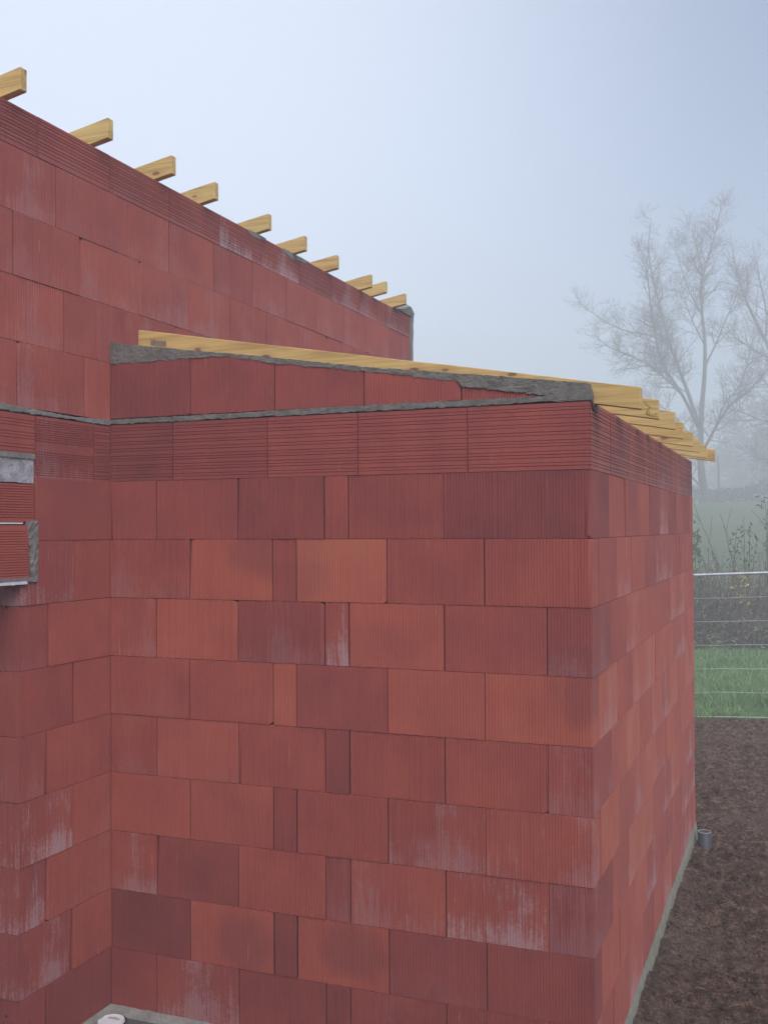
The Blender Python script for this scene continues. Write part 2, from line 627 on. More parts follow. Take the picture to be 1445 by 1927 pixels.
def grass():
    n1 = 120000
    x = RNG.uniform(-1.0, 7.5, n1)
    y = 11.02 + RNG.uniform(0, 1, n1) ** 1.25 * 13.0
    # sparse wide margins
    n2 = 40000
    x = np.concatenate([x, RNG.uniform(-9, 12, n2)])
    y = np.concatenate([y, RNG.uniform(11.1, 26, n2)])
    n3 = 2600
    x = np.concatenate([x, RNG.uniform(-1, 7, n3)])
    y = np.concatenate([y, 11.05 - np.abs(RNG.normal(0, 0.16, n3))])
    keep = (y > 11.0) | (fbm(x * 2.3, y * 2.3, 3, 15) > 0.47)
    x, y = x[keep], y[keep]
    z = terrain(x, y) - 0.06
    z = np.where(y < 11.1, np.maximum(z, dirt_height(x, y) - 0.02), z)
    n = len(x)
    tuft = fbm(x * 1.7, y * 1.7, 3, 9)
    h = (0.07 + 0.26 * np.clip(tuft - 0.2, 0, 1)) * RNG.uniform(0.6, 1.5, n)
    a = RNG.uniform(0, 2 * math.pi, n)
    lean = RNG.uniform(0.1, 0.9, n) * h
    la = RNG.uniform(0, 2 * math.pi, n)
    w = RNG.uniform(0.003, 0.0065, n)
    p = np.stack([x, y, z], 1)
    s = np.stack([np.cos(a) * w, np.sin(a) * w, np.zeros(n)], 1)
    mid = p + np.stack([np.cos(la) * lean * .3, np.sin(la) * lean * .3, h * 0.62], 1)
    tip = p + np.stack([np.cos(la) * lean, np.sin(la) * lean, h], 1)
    V = np.stack([p - s, p + s, mid + s * .8, mid - s * .8, tip], 1).reshape(-1, 3)
    b = np.arange(n)[:, None] * 5
    F = np.concatenate([b + np.array([[0, 1, 2]]), b + np.array([[0, 2, 3]]), b + np.array([[3, 2, 4]])], 0)
    me = np_mesh('grass', V, F)
    tag(link('grass', me, M_GRASS), kind='stuff', label='rough green grass growing beyond the wire fence')


grass()

# terrace slab in the inner corner
slab = link('terrace_slab', box_mesh('slab', -3.2, 2.30, -6.5, -0.003, -0.30, -0.022), M_SLAB)
tag(slab, kind='structure', label='grey concrete slab at the foot of the two red walls')


def mortar_strip(name, pts, depth, proud, jag, parent, mat, loc=(0, 0, 0), rotz=0.0, nz=4, step=0.02, seed=0, bulge=0.0, kind=None, label=None, ends=True):
    """rough mortar on a wall face. pts = [(u, zlo, zhi)], local x = u, outward = -y"""
    us = []
    for (a, b) in zip(pts[:-1], pts[1:]):
        k = max(1, int((b[0] - a[0]) / step))
        for i in range(k):
            t = i / k
            us.append(tuple(a[j] + (b[j] - a[j]) * t for j in range(3)))
    us.append(pts[-1])
    vs, fs = [], []
    for i, (u, lo, hi) in enumerate(us):
        lo2 = lo + (0.35 * mnoise.noise(Vector((u * 14, seed, 1.3))) + 0.5 * mnoise.noise(Vector((u * 50, seed, 4.3))) + 0.3 * mnoise.noise(Vector((u * 130, seed, 2.3)))) * jag
        hi2 = hi + (0.3 * mnoise.noise(Vector((u * 13, seed, 7.7))) + 0.4 * mnoise.noise(Vector((u * 47, seed, 9.1))) + 0.3 * mnoise.noise(Vector((u * 120, seed, 9.1)))) * jag * 0.7
        hi2 = max(hi2, lo2 + 0.002)
        vs.append((u, depth, lo2))
        for j in range(nz + 1):
            t = j / nz
            z = lo2 + (hi2 - lo2) * t
            q = Vector((u * 9, z * 14, seed))
            nse = mnoise.noise(q) * 0.3 + mnoise.noise(q * 3.7) * 0.4 + mnoise.noise(q * 8.1) * 0.4
            y = -proud + nse * jag * 0.45 - bulge * math.sin(math.pi * t)
            vs.append((u, y, z))
        vs.append((u, depth, hi2))
    k = nz + 3
    for i in range(len(us) - 1):
        for j in range(k):
            j2 = (j + 1) % k
            fs.append((i * k + j, (i + 1) * k + j, (i + 1) * k + j2, i * k + j2))
    fs.append(tuple(range(k)))
    fs.append(tuple((len(us) - 1) * k + j for j in range(k))[::-1])
    o = link(name, mesh(name, vs, fs), mat, parent, loc, rotz)
    if kind: o['kind'] = kind
    if label: o['label'] = label
    return o


# ------------------------------------------------------------------ bricks
def rib_points(L, pitch, gw, gd, seed):
    """points (s, depth) along an edge of length L with small grooves"""
    rnd = random.Random(seed)
    pts = []
    s = rnd.uniform(0.010, 0.016)
    while s + gw + 0.006 < L:
        d = gd * rnd.uniform(0.7, 1.15)
        if rnd.random() > 0.03:
            pts += [(s, 0), (s + gw * 0.25, d), (s + gw * 0.75, d), (s + gw, 0)]
        s += pitch * rnd.uniform(0.97, 1.03)
    return pts


SEED = [0]


def brick(parent, u0, u1, z0, z1, depth=0.2, left=False, right=False, top=None, tone=None, smudge=0.0, effl=0.0,
          gap=0.0062, pitch=0.0145, gd=0.0024, seed=None, name='brick', side_depth=None, zgap=0.0012, proud=None):
    """upright ribbed block; local x along the wall, outward = -y; `top` maps u to its cut height"""
    SEED[0] += 1
    sd = SEED[0]
    rnd = random.Random(sd * 31 + 5)
    if gap == 0.0062: gap = rnd.choice([0.0038, 0.005, 0.0062, 0.0062, 0.0078])
    gd = gd * rnd.choice([0.35, 0.6, 0.8, 1.0, 1.0, 1.25, 1.4])
    w = (u1 - u0) - gap
    zt = z1 - zgap
    chip = rnd.randrange(4) if rnd.random() < 0.34 else -1
    cs = rnd.uniform(0.008, 0.022)
    pts = [(0.0, 0.0)] + rib_points(w, pitch, 0.0062, gd, sd) + [(w, 0.0)]
    outline = [(s, d) for s, d in pts]
    if right:
        for s, d in rib_points(depth, pitch, 0.0062, gd, sd + 999):
            outline.append((w - d, s))
    outline += [(w, depth), (0.0, depth)]
    if left:
        for s, d in reversed(rib_points(depth, pitch, 0.0062, gd, sd + 777)):
            outline.append((d, s))
    n = len(outline)
    vs = []
    tv = []
    for (x, y) in outline:
        c = max(0.0, cs - (x if chip == 0 else w - x)) if chip in (0, 1) and y < 0.02 else 0.0
        vs.append((x, y + c * 0.7, rnd.uniform(0.0, 0.0018) + c * 0.6))
    for (x, y) in outline:
        t = zt - z0 - rnd.uniform(0.0, 0.0016)
        if top is not None:
            t = max(0.003, min(top(u0 + x), z1) - z0)
        c = max(0.0, cs - (x if chip == 2 else w - x)) if chip in (2, 3) and y < 0.02 else 0.0
        vs.append((x, y + c * 0.7, max(0.002, t - c * 0.6)))
    fs = [(i, (i + 1) % n, n + (i + 1) % n, n + i) for i in range(n)]
    fs.append(tuple(range(n - 1, -1, -1)))
    fs.append(tuple(range(n, 2 * n)))
    me = mesh('brick', vs, fs)
    o = link(name, me, M_CLAY, parent)
    pr = rnd.uniform(-0.0028, 0.0022) if proud is None else proud
    sh = rnd.uniform(-0.0022, 0.0022) if (left or right) else 0.0
    if left or right: pr = rnd.uniform(-0.0022, 0.0022)
    o.location = (u0 + (gap / 2 if not left else 0.0) + sh, pr, z0)
    o.rotation_euler = (0, 0, rnd.uniform(-0.0025, 0.0025))
    if tone is None: tone = rnd.choice([0.2, 0.3, 0.38, 0.45, 0.5, 0.55, 0.62])
    if seed is None: seed = rnd.random()
    o.color = (tone, smudge, effl, seed)
    return o


GROOVES = [0.022, 0.036, 0.058, 0.073, 0.098, 0.112, 0.136, 0.151, 0.176, 0.190, 0.204, 0.228, 0.243, 0.258, 0.282, 0.297]


def ring_block(parent, u0, u1, z0, z1, grooves=None, depth=0.1, mitre_l=0, mitre_r=0, tone=None, effl=0.0, smudge=0.0, gap=0.0052, gd=0.0031, gw=0.0052, name='ring_beam_block', proud=None, seed=None):
    """U-shaped ring beam block laid flat: ribs run along the wall"""
    SEED[0] += 1
    rnd = random.Random(SEED[0] * 17 + 3)
    h = z1 - z0 - 0.004
    if grooves is None: grooves = [g * h / 0.315 for g in GROOVES]
    prof = [(0.0, 0.0)]
    for g in grooves:
        g = h - g
        d = gd * rnd.uniform(0.75, 1.15)
        prof += []
        prof.append((g, d))
    zs = [(0.0, 0.0)]
    for g, d in sorted(prof[1:]):
        if g - gw / 2 < 0.003 or g + gw / 2 > h - 0.003: continue
        zs += [(g - gw / 2, 0.0), (g - gw * 0.2, d), (g + gw * 0.2, d), (g + gw / 2, 0.0)]
    zs += [(h, 0.0), (h, depth), (0.0, depth)]
    w = u1 - u0 - gap
    n = len(zs)
    vs = []
    for z, y in zs: vs.append((mitre_l * y, y, z))
    for z, y in zs: vs.append((w - mitre_r * y, y, z))
    fs = [(i, n + i, n + (i + 1) % n, (i + 1) % n) for i in range(n)]
    fs = [f[::-1] for f in fs]
    fs.append(tuple(range(n))[::-1])
    fs.append(tuple(range(n, 2 * n)))
    me = mesh('ring_beam_block', vs, fs)
    bm = bmesh.new()
    bm.from_mesh(me)
    bmesh.ops.recalc_face_normals(bm, faces=bm.faces)
    bm.to_mesh(me)
    bm.free()
    o = link(name, me, M_CLAY, parent)
    pr = rnd.uniform(-0.002, 0.002) if proud is None else proud
    o.location = (u0 + (0 if mitre_l else gap / 2), pr, z0)
    if tone is None: tone = rnd.uniform(0.25, 0.5)
    o.color = (tone, smudge, effl, rnd.random() if seed is None else seed)
    return o


# ------------------------------------------------------------------ annex
annex = empty('annex_building', (0, 0, 0))
tag(annex, 'low red clay block annex with a sloping row of roof rafters over its side wall', 'building')
front = link('front_wall', box_mesh('core', 0.004, W - 0.08, 0.07, 0.18, 0.004, 3.11), M_CORE, annex)
side = link('side_wall', box_mesh('core', 0.08, D - 0.012, 0.07, 0.18, 0.004, 3.11), M_CORE, annex, (W, 0, 0), R(90))
# the rear wall, unseen
back = link('rear_wall', box_mesh('core', 0.21, W - 0.22, D - 0.2, D - 0.01, 0.0, 3.13), M_CLAY, annex)
back.color = (0.4, 0, 0, 0.3)

ODD = [0.0, 0.297, 0.793, 1.285, 1.418, 1.912, 2.409]
EVEN = [0.0, 0.503, 0.995, 1.128, 1.620, 2.112, W]
# per brick from the photograph: tone, smudge, lime bloom
FRONT = {
    8: [(.34, .3, 0), (.32, 0, 0), (.22, 0, 0), (.45, .3, 0), (.34, 0, 0), (.20, 0, 0)],
    7: [(.42, 0, .25), (.72, .9, 0), (.35, 0, 0), (.80, .6, 0), (.42, 0, 0), (.50, .2, 0)],
    6: [(.52, .2, .25), (.66, 0, 0), (.30, 0, .25), (.42, 0, .95), (.66, .3, 0), (.42, 0, 0)],
    5: [(.44, 0, .1), (.52, 0, 0), (.80, 0, 0), (.36, 0, 0), (.66, 0, 0), (.74, .95, 0)],
    4: [(.46, 0, .15), (.60, 0, .1), (.50, 0, 0), (.24, 0, 0), (.50, 0, 0), (.48, 0, 0)],
    3: [(.58, 0, 0), (.56, 0, 0), (.30, 0, 0), (.44, 0, 0), (.46, 0, .5), (.58, .2, .45)],
    2: [(.46, 0, .6), (.26, 0, 0), (.58, 0, 0), (.28, 0, .2), (.56, 0, .35), (.52, .3, 1.0)],
    1: [(.14, 0, 0), (.66, 1., 0), (.22, 0, 0), (.72, 1., 0), (.24, 0, .1), (.24, 0, 0)],
    0: [(.30, 0, 0), (.36, 0, .6), (.28, 0, 0), (.24, 0, 0), (.34, 0, .15), (.30, 0, 0)],
}
SEEDS = {(7, 1): .80, (7, 3): .06, (5, 5): .93, (1, 1): .60, (1, 3): .62}
WIDE = {(8, 3): .010, (6, 3): .011, (4, 3): .009, (3, 2): .010, (3, 3): .008, (1, 2): .013, (7, 0): .003, (6, 4): .008, (2, 4): .008, (4, 4): .008}
for row in range(9):
    z0, z1 = row * H, (row + 1) * H
    xs = ODD if row % 2 == 0 else EVEN
    for i in range(6):
        t, s, e = FRONT[row][i]
        corner = (row % 2 == 1 and i == 5)
        g = WIDE.get((row, i), 0.0062)
        if corner: g = 0.005
        brick(front, xs[i] + (0.003 if i == 0 else 0), xs[i + 1], z0, z1, depth=(0.165 if corner else 0.2), right=corner,
              tone=t, smudge=s, effl=e * 0.8, seed=SEEDS.get((row, i)), gap=g, proud=(0.0 if corner else None))

rr = random.Random(91)
RIGHT_TONE = {8: .40, 7: .48, 6: .60, 5: .66, 4: .72, 3: .68, 2: .62, 1: .58, 0: .55}
for row in range(9):
    z0, z1 = row * H, (row + 1) * H
    ys = [0.0 if row % 2 == 0 else 0.168]
    nxt = 0.48 if row % 2 == 0 else 0.69
    while nxt < D - 0.12:
        ys.append(nxt)
        nxt += 0.5
    ys.append(D)
    for i in range(len(ys) - 1):
        first = (row % 2 == 0 and i == 0)
        e = 0.0
        if rr.random() < 0.4: e = rr.uniform(0.2, 0.6)
        if row in (0, 1, 2) and rr.random() < 0.4: e = max(e, rr.uniform(0.35, 0.8))
        t = RIGHT_TONE[row] + rr.uniform(-0.17, 0.18)
        if i == 0 and row in (8,): t = 0.12
        if i == 0 and row in (6, 4, 2): t, e = {6: .22, 4: .34, 2: .22}[row], 0.22
        brick(side, ys[i], ys[i + 1], z0, z1, depth=0.206 if first else 0.2, left=first, tone=t, effl=e,
              smudge=(rr.random() < 0.12) * 0.8, proud=(0.0 if first else None))
# dark end faces of the even front bricks are the bricks themselves

# ring beam blocks
z0, z1 = 9 * H, 10 * H - 0.004
FU = [0.003, 0.401, 0.968, 1.470, 2.034, W]
FUT = [(.16, .2, 0), (.22, 0, 0), (.34, 0, 0), (.36, 0, 0), (.34, 0, 0)]
for i in range(5):
    ring_block(front, FU[i], FU[i + 1], z0, z1, mitre_r=1 if i == 4 else 0, tone=FUT[i][0], smudge=FUT[i][1], gap=0.006 if i == 1 else 0.004,
               proud=0.0 if i == 4 else None)
RU = [0.0, 0.533, 1.142, 1.73, 2.32, 2.90, 3.42, 4.17, D]
for i in range(8):
    ring_block(side, RU[i], RU[i + 1], z0, z1 + 0.003, mitre_l=1 if i == 0 else 0, tone=(0.36 if i < 7 else 0.06) + rr.uniform(-.06, .06), effl=0.3 if i > 3 else 0.15,
               proud=0.0 if i == 0 else None)

# gable bricks above the mortar bed, cut to the roof slope
ROOF = lambda u: 3.424 - 0.146 * (u - 1.006)


def top_first(u): return 3.487


def top_second(u): return 3.482 if u < 0.742 else 3.482 - (u - 0.742) * 0.215


GX = [0.003, 0.510, 1.011, 1.505, 2.003]
GT = [(.12, .2), (.24, 0), (.32, 0), (.40, 0)]
for i in range(4):
    fn = [top_first, top_second, ROOF, ROOF][i]
    brick(front, GX[i], GX[i + 1], 3.178, 3.60, top=fn, tone=GT[i][0], smudge=GT[i][1], gap=0.006, proud=0.0)
brick(front, 2.006, 2.50, 3.172, 3.6, top=lambda u: 3.250 - 0.145 * (u - 2.006), tone=.42, proud=0.004, gap=0.004)

# mortar
mortar_strip('mortar_bed', [(0.0, 3.148, 3.173), (0.5, 3.147, 3.173), (0.9, 3.148, 3.175), (1.3, 3.147, 3.178), (1.8, 3.148, 3.178),
                            (2.2, 3.148, 3.176), (2.45, 3.150, 3.174), (2.58, 3.149, 3.158)], 0.15, 0.004, 0.011, front, M_CEMENT, seed=2, nz=4, step=0.012)
mortar_strip('mortar_fill', [(0.004, 3.478, 3.598), (0.2, 3.474, 3.566), (0.4, 3.476, 3.536), (0.62, 3.474, 3.502), (0.75, 3.470, 3.486), (1.006, 3.416, 3.447),
                             (1.52, 3.343, 3.366), (1.99, 3.270, 3.306), (2.006, 3.243, 3.304), (2.2, 3.213, 3.281), (2.46, 3.170, 3.243), (2.54, 3.148, 3.234), (W - 0.004, 3.146, 3.224)],
             0.17, 0.003, 0.012, front, M_CEMENT, seed=5, nz=9, step=0.012)
# rounded return of the mortar round the corner on to the side wall
def corner_mortar():
    vs, fs = [], []
    ny, na = 9, 10
    for j in range(ny + 1):
        y = 0.0 + 0.15 * j / ny
        for a in range(na + 1):
            ang = a / na * math.pi / 2
            rx, rz = 0.026, 0.062
            hz = 3.150 + 0.078 * (1 - 0.30 * (j / ny) ** 2)
            x = W - 0.026 + rx * math.sin(ang) + 0.010
            z = hz - rz + rz * math.cos(ang)
            q = Vector((x * 30, y * 30, z * 30))
            d = mnoise.noise(q) * 0.004
            vs.append((x + d, y - 0.004 + (d if j == 0 else 0), z + d))
        vs.append((W + 0.007, y - 0.004, 3.148 - 0.045 * min(1, 2 * j / ny)))
        vs.append((W - 0.15, y - 0.004, 3.146))
        vs.append((W - 0.15, y - 0.004, 3.23))
    k = na + 4
    for j in range(ny):
        for a in range(k):
            b = (a + 1) % k
            fs.append((j * k + a, (j + 1) * k + a, (j + 1) * k + b, j * k + b))
    fs.append(tuple(range(k)))
    fs.append(tuple(ny * k + a for a in range(k))[::-1])
    me = mesh('mortar_corner', vs, fs)
    bm = bmesh.new()
    bm.from_mesh(me)
    bmesh.ops.recalc_face_normals(bm, faces=bm.faces)
    bm.to_mesh(me)
    bm.free()
    link('mortar_corner', me, M_CEMENT, annex)


corner_mortar()


# rafters: parallelogram prisms with plumb cut ends
def rafter_mesh(x0, x1, ztop_at_x1, slope, h, th, jig=0.0, nseg=10, seed=0):
    bm = bmesh.new()
    rows = []
    rnd = random.Random(seed)
    for i in range(nseg + 1):
        x = x0 + (x1 - x0) * i / nseg
        z = ztop_at_x1 + slope * (x - x1) + (rnd.uniform(-jig, jig) if 0 < i < nseg else 0)
        dy = rnd.uniform(-jig, jig) * 0.5
        rows.append([bm.verts.new((x, dy, z - h)), bm.verts.new((x, th + dy, z - h)), bm.verts.new((x, th + dy, z)), bm.verts.new((x, dy, z))])
    for i in range(nseg):
        for k in range(4):
            a, b = rows[i], rows[i + 1]
            bm.faces.new((a[k], b[k], b[(k + 1) % 4], a[(k + 1) % 4]))
    bm.faces.new(rows[0])
    bm.faces.new(rows[-1][::-1])
    bmesh.ops.recalc_face_normals(bm, faces=bm.faces)
    sharp = [e for e in bm.edges if e.calc_face_angle(0) > 0.6]
    bmesh.ops.bevel(bm, geom=sharp, offset=0.0025, segments=1, affect='EDGES')
    me = bpy.data.meshes.new('rafter')
    bm.to_mesh(me)
    bm.free()
    return me


AY = [0.048, 0.714, 1.387, 1.847, 2.451, 3.001, 3.640, 4.390]
AZ = [3.200, 3.219, 3.225, 3.208, 3.205, 3.202, 3.200, 3.219]
ALAB = ['nearest rafter lying along the mortar of the front gable, with a faint grey stamp', 'second rafter with a pencilled squiggle near its end', None, None, None,
        'rafter end with a dark knot', None, None]
for i in range(8):
    me = rafter_mesh(0.15 if i == 0 else 0.03, 2.831 + rr.uniform(-.004, .004), 0.0, -0.1727, 0.100, 0.047, 0.0016, 14, i)
    o = link('rafter', me, M_TIMBER, annex, (0, AY[i], AZ[i]))
    if ALAB[i]: o['label'] = ALAB[i]
    if i == 0: raft0 = o
    if i == 1: raft1 = o
    if i == 5: raft5 = o
# pencil mark on the second rafter (local to that rafter)
PM = [(2.761, 3.219), (2.770, 3.206), (2.779, 3.196), (2.787, 3.191), (2.795, 3.188), (2.785, 3.182), (2.778, 3.175), (2.773, 3.168), (2.772, 3.156), (2.778, 3.149),
      (2.785, 3.150), (2.789, 3.157), (2.788, 3.165), (2.782, 3.169), (2.776, 3.164), (2.775, 3.157), (2.781, 3.149), (2.797, 3.145), (2.814, 3.141), (2.818, 3.148), (2.819, 3.157)]
path = [(Vector((x - 0.004, -0.0012, z - AZ[1] - 0.006)), 0.0011) for x, z in PM]
link('pencil_mark', tubes_mesh('pencil', [path], 4), M_PENCIL, raft1)
# grey stamp on the first rafter: rows of small ticks
vs, fs = [], []
for k in range(14):
    x = 0.232 + k * 0.0072
    zt = -0.1727 * (x - 2.831) - 0.062
    hh = 0.030 if k % 3 else 0.036
    ww = 0.0042
    b = len(vs)
    for (dx, dz) in ((0, 0), (ww, 0), (ww, hh), (0, hh)):
        vs.append((x + dx, -0.0022, zt - 0.014 + dz))
    for (dx, dz) in ((0, 0), (ww, 0), (ww, hh), (0, hh)):
        vs.append((x + dx, -0.0004, zt - 0.014 + dz))
    fs += [(b, b + 1, b + 2, b + 3), (b + 4, b + 7, b + 6, b + 5), (b, b + 4, b + 5, b + 1), (b + 1, b + 5, b + 6, b + 2), (b + 2, b + 6, b + 7, b + 3), (b + 3, b + 7, b + 4, b)]
link('timber_stamp', mesh('stamp', vs, fs), M_STAMP, raft0)
# dark knot on the sixth rafter end
kn = bmesh.new()
bmesh.ops.create_uvsphere(kn, u_segments=10, v_segments=6, radius=1)
for v in kn.verts: v.co = Vector((2.775 + v.co.x * 0.011, v.co.y * 0.0025, -0.022 + v.co.z * 0.011))
me = bpy.data.meshes.new('knot')
kn.to_mesh(me)
kn.free()
link('knot', me, plain_material('dark_knot', (0.10, 0.04, 0.025), 0.7), raft5)

# concrete footing strip under the side wall
vs, fs = [], []
N = 150
for i in range(N + 1):
    y = -0.03 + (D + 0.05) * i / N
    e = 0.018 + 0.012 * mnoise.noise(Vector((y * 3, 0, 0))) + 0.006 * mnoise.noise(Vector((y * 14, 3, 0)))
    zt = -0.004 + 0.006 * mnoise.noise(Vector((y * 6, 8, 0)))
    vs += [(W - 0.12, y, zt), (W - 0.004 + e * 0.2, y, zt), (W + e * 0.5, y, -0.06), (W + e * 0.8, y, -0.4), (W - 0.12, y, -0.4)]
for i in range(N):
    for k in range(5):
        k2 = (k + 1) % 5
        fs.append((i * 5 + k, i * 5 + k2, (i + 1) * 5 + k2, (i + 1) * 5 + k))
fs.append((0, 1, 2, 3, 4)[::-1])
fs.append(tuple(N * 5 + k for k in range(5)))
link('concrete_footing', mesh('footing', vs, fs), M_FOOT, annex)
link('concrete_footing', box_mesh('footing', 0.01, W - 0.13, 0.02, 0.3, -0.35, -0.003), M_FOOT, annex)

# ------------------------------------------------------------------ main building
house = empty('main_building', (0, 0, 0))
tag(house, 'tall red clay block wall with a lintel box, topped by outward jutting rafters', 'building')
TY1 = 4.72
ORG = 0.0
tall = link('tall_wall', box_mesh('core', -0.695, TY1 - 0.01, 0.07, 0.18, 0.004, 3.14), M_CORE, house, (0, 0, 0), R(90))
tall_up = link('upper_wall', box_mesh('core', -2.6, TY1 - 0.01, 0.07, 0.18, 3.13, 4.60), M_CORE, house, (0, 0, 0), R(90))
JY = -0.711
LEFT_ODD = {8: [-0.599, 0.0], 6: [JY, -0.507, 0.0], 4: [JY, -0.515, 0.0], 2: [JY, -0.518, 0.0], 0: [JY, -0.52, 0.0]}
LEFT_EVEN = {7: [JY, -0.297, 0.0], 5: [JY, -0.312, 0.0], 3: [JY, -0.320, 0.0], 1: [JY, -0.321, 0.0]}
LT = {8: [(.36, .3, 0)], 7: [(.36, .2, .55), (.5, 0, 0)], 6: [(.32, .2, .1), (.52, 0, 0)], 5: [(.40, .2, 0), (.52, 0, 0)], 4: [(.36, 0, .12), (.50, 0, 0)],
      3: [(.42, 0, .85), (.62, 0, .1)], 2: [(.38, 0, .7), (.50, 0, .1)], 1: [(.34, 0, .55), (.60, 0, 0)], 0: [(.28, 0, .1), (.24, 0, 0)]}
for row in range(9):
    ys = LEFT_ODD.get(row) or LEFT_EVEN.get(row)
    z0, z1 = row * H, (row + 1) * H
    for i in range(len(ys) - 1):
        t, s, e = LT[row][i]
        last = i == len(ys) - 2
        jamb = i == 0 and row < 8
        brick(tall, ys[i], ys[i + 1] + (0.15 if last else 0), z0, z1, left=jamb, tone=t, smudge=s, effl=e, proud=0.0 if jamb else None)
        # hidden continuation of the wall inside the annex
    brick(tall, 0.152, TY1, z0, z1, tone=0.4, pitch=0.2)
for row in range(8):
    ys = [-2.6, -2.12, -1.63] if row % 2 else [-2.6, -2.4, -1.9, -1.63]
    for i in range(len(ys) - 1):
        brick(tall, ys[i], ys[i + 1], row * H, (row + 1) * H, right=(i == len(ys) - 2))
# small drilled holes in the jamb
for (px, z) in ((-0.078, 2.20), (-0.078, 1.265), (-0.078, 0.335), (-0.048, 0.322), (-0.078, 0.235)):
    bm = bmesh.new()
    bmesh.ops.create_circle(bm, cap_ends=True, radius=0.0075, segments=10)
    me = bpy.data.meshes.new('drill_hole')
    bm.to_mesh(me)
    bm.free()
    o = link('drill_hole', me, M_SLOT, tall)
    # tall's local axes: x = world y, y = -world x
    o.location = (JY - 0.0008, -px, z)
    o.rotation_euler = (0, R(-90), 0)

# ring beam course under the mortar
z0, z1 = 9 * H - 0.008, 10 * H - 0.010
fineg = [0.02 + 0.0115 * k for k in range(10)] + [0.178 + 0.0115 * k for k in range(11)]
ring_block(tall, -1.18, -0.600, 2.945, z1, grooves=[0.03, 0.045, 0.06, 0.09, 0.105, 0.12, 0.15, 0.165, 0.185], tone=.46)
ring_block(tall, -1.76, -1.18, 2.945, z1, grooves=[0.03, 0.045, 0.06, 0.09, 0.105, 0.12, 0.15, 0.165, 0.185], tone=.44)
ring_block(tall, -2.35, -1.76, 2.945, z1, grooves=[0.03, 0.045, 0.06, 0.09, 0.105, 0.12, 0.15, 0.165, 0.185], tone=.48)
ring_block(tall, -0.600, -0.140, z0, z1, grooves=fineg, gd=0.0035, gw=0.0045, tone=.36, effl=.35)
ring_block(tall, -0.140, 0.0, z0, z1, tone=.34)
ring_block(tall, 0.0, TY1, z0, z1, tone=.34)

# lintel over the opening: recessed limewashed core, ribbed planks, steel channel
lintel = link('lintel_core', box_mesh('lintel_core', -2.3, -0.604, 0.012, 0.19, 2.36, 2.94), M_CORE, tall)
mortar_strip('lintel_patch', [(-2.0, 2.803, 2.942), (-0.85, 2.803, 2.942), (-0.603, 2.801, 2.944)], 0.06, -0.006, 0.007, tall, M_RENDERW, nz=8, step=0.02, seed=3)
mortar_strip('lintel_mortar', [(-2.0, 2.925, 2.947), (-0.85, 2.920, 2.947), (-0.601, 2.922, 2.946)], 0.06, 0.001, 0.006, tall, M_CEMENT_L, nz=3, step=0.015, seed=13)
lg = [0.014 + 0.0125 * k for k in range(13)]
ring_block(tall, -1.7, -0.603, 2.612, 2.800, grooves=lg, tone=.55, gd=0.004, name='lintel_plank')
lg2 = [0.03 + 0.0125 * k for k in range(18)]
ring_block(tall, -1.9, -0.652, 2.342, 2.600, grooves=lg2, tone=.58, gd=0.004, name='lintel_plank', proud=-0.010, depth=0.12)
link('foam_strip', box_mesh('foam', -1.9, -0.69, -0.004, 0.1, 2.602, 2.609), M_WHITE, tall)
# vertical mortar joint at the lintel end
def vert_mortar():
    vs, fs = [], []
    n, kx = 40, 5
    for i in range(n + 1):
        z = 2.318 + (2.618 - 2.318) * i / n
        t = i / n
        l = -0.634 - 0.030 * t + 0.008 * mnoise.noise(Vector((z * 30, 1, 0))) - 0.004 * math.sin(z * 40)
        r = -0.590 + 0.004 * mnoise.noise(Vector((z * 30, 5, 0))) + 0.004 * t
        vs.append((l, 0.05, z))
        for k in range(kx + 1):
            u = l + (r - l) * k / kx
            y = -0.010 + 0.006 * mnoise.noise(Vector((u * 60, z * 40, 0)))
            vs.append((u, y, z))
        vs.append((r, 0.05, z))
    k = kx + 3
    for i in range(n):
        for a in range(k):
            b = (a + 1) % k
            fs.append((i * k + a, i * k + b, (i + 1) * k + b, (i + 1) * k + a))
    fs.append(tuple(range(k))[::-1])
    fs.append(tuple(n * k + a for a in range(k)))
    link('mortar_joint', mesh('mortar_joint', vs, fs), M_CEMENT_L, tall)


vert_mortar()
# steel channel: a lipped section
sec = [(-0.014, 2.342), (-0.014, 2.322), (-0.010, 2.318), (0.11, 2.318), (0.11, 2.326), (-0.004, 2.326), (-0.004, 2.342)]
vs = [(-1.95, y, z) for y, z in sec] + [(-0.632, y, z) for y, z in sec]
n = len(sec)
fs = [(i, (i + 1) % n, n + (i + 1) % n, n + i) for i in range(n)] + [tuple(range(n))[::-1], tuple(range(n, 2 * n))]
me = mesh('steel_channel', vs, fs)
link('steel_channel', me, M_ALU, tall)
# torn protective film hanging under it
vs, fs = [], []
for i in range(46):
    u = -0.90 + i * 0.005
    hh = 0.006 + 0.008 * abs(mnoise.noise(Vector((u * 25, 2, 0))))
    vs += [(u, -0.0155, 2.325), (u, -0.018 - hh * 0.4, 2.318 - hh)]
for i in range(45): fs.append((2 * i, 2 * i + 1, 2 * i + 3, 2 * i + 2))
link('protective_film', mesh('film', vs, fs), plain_material('pale_film', (0.5, 0.53, 0.58), 0.4, 0.1), tall)

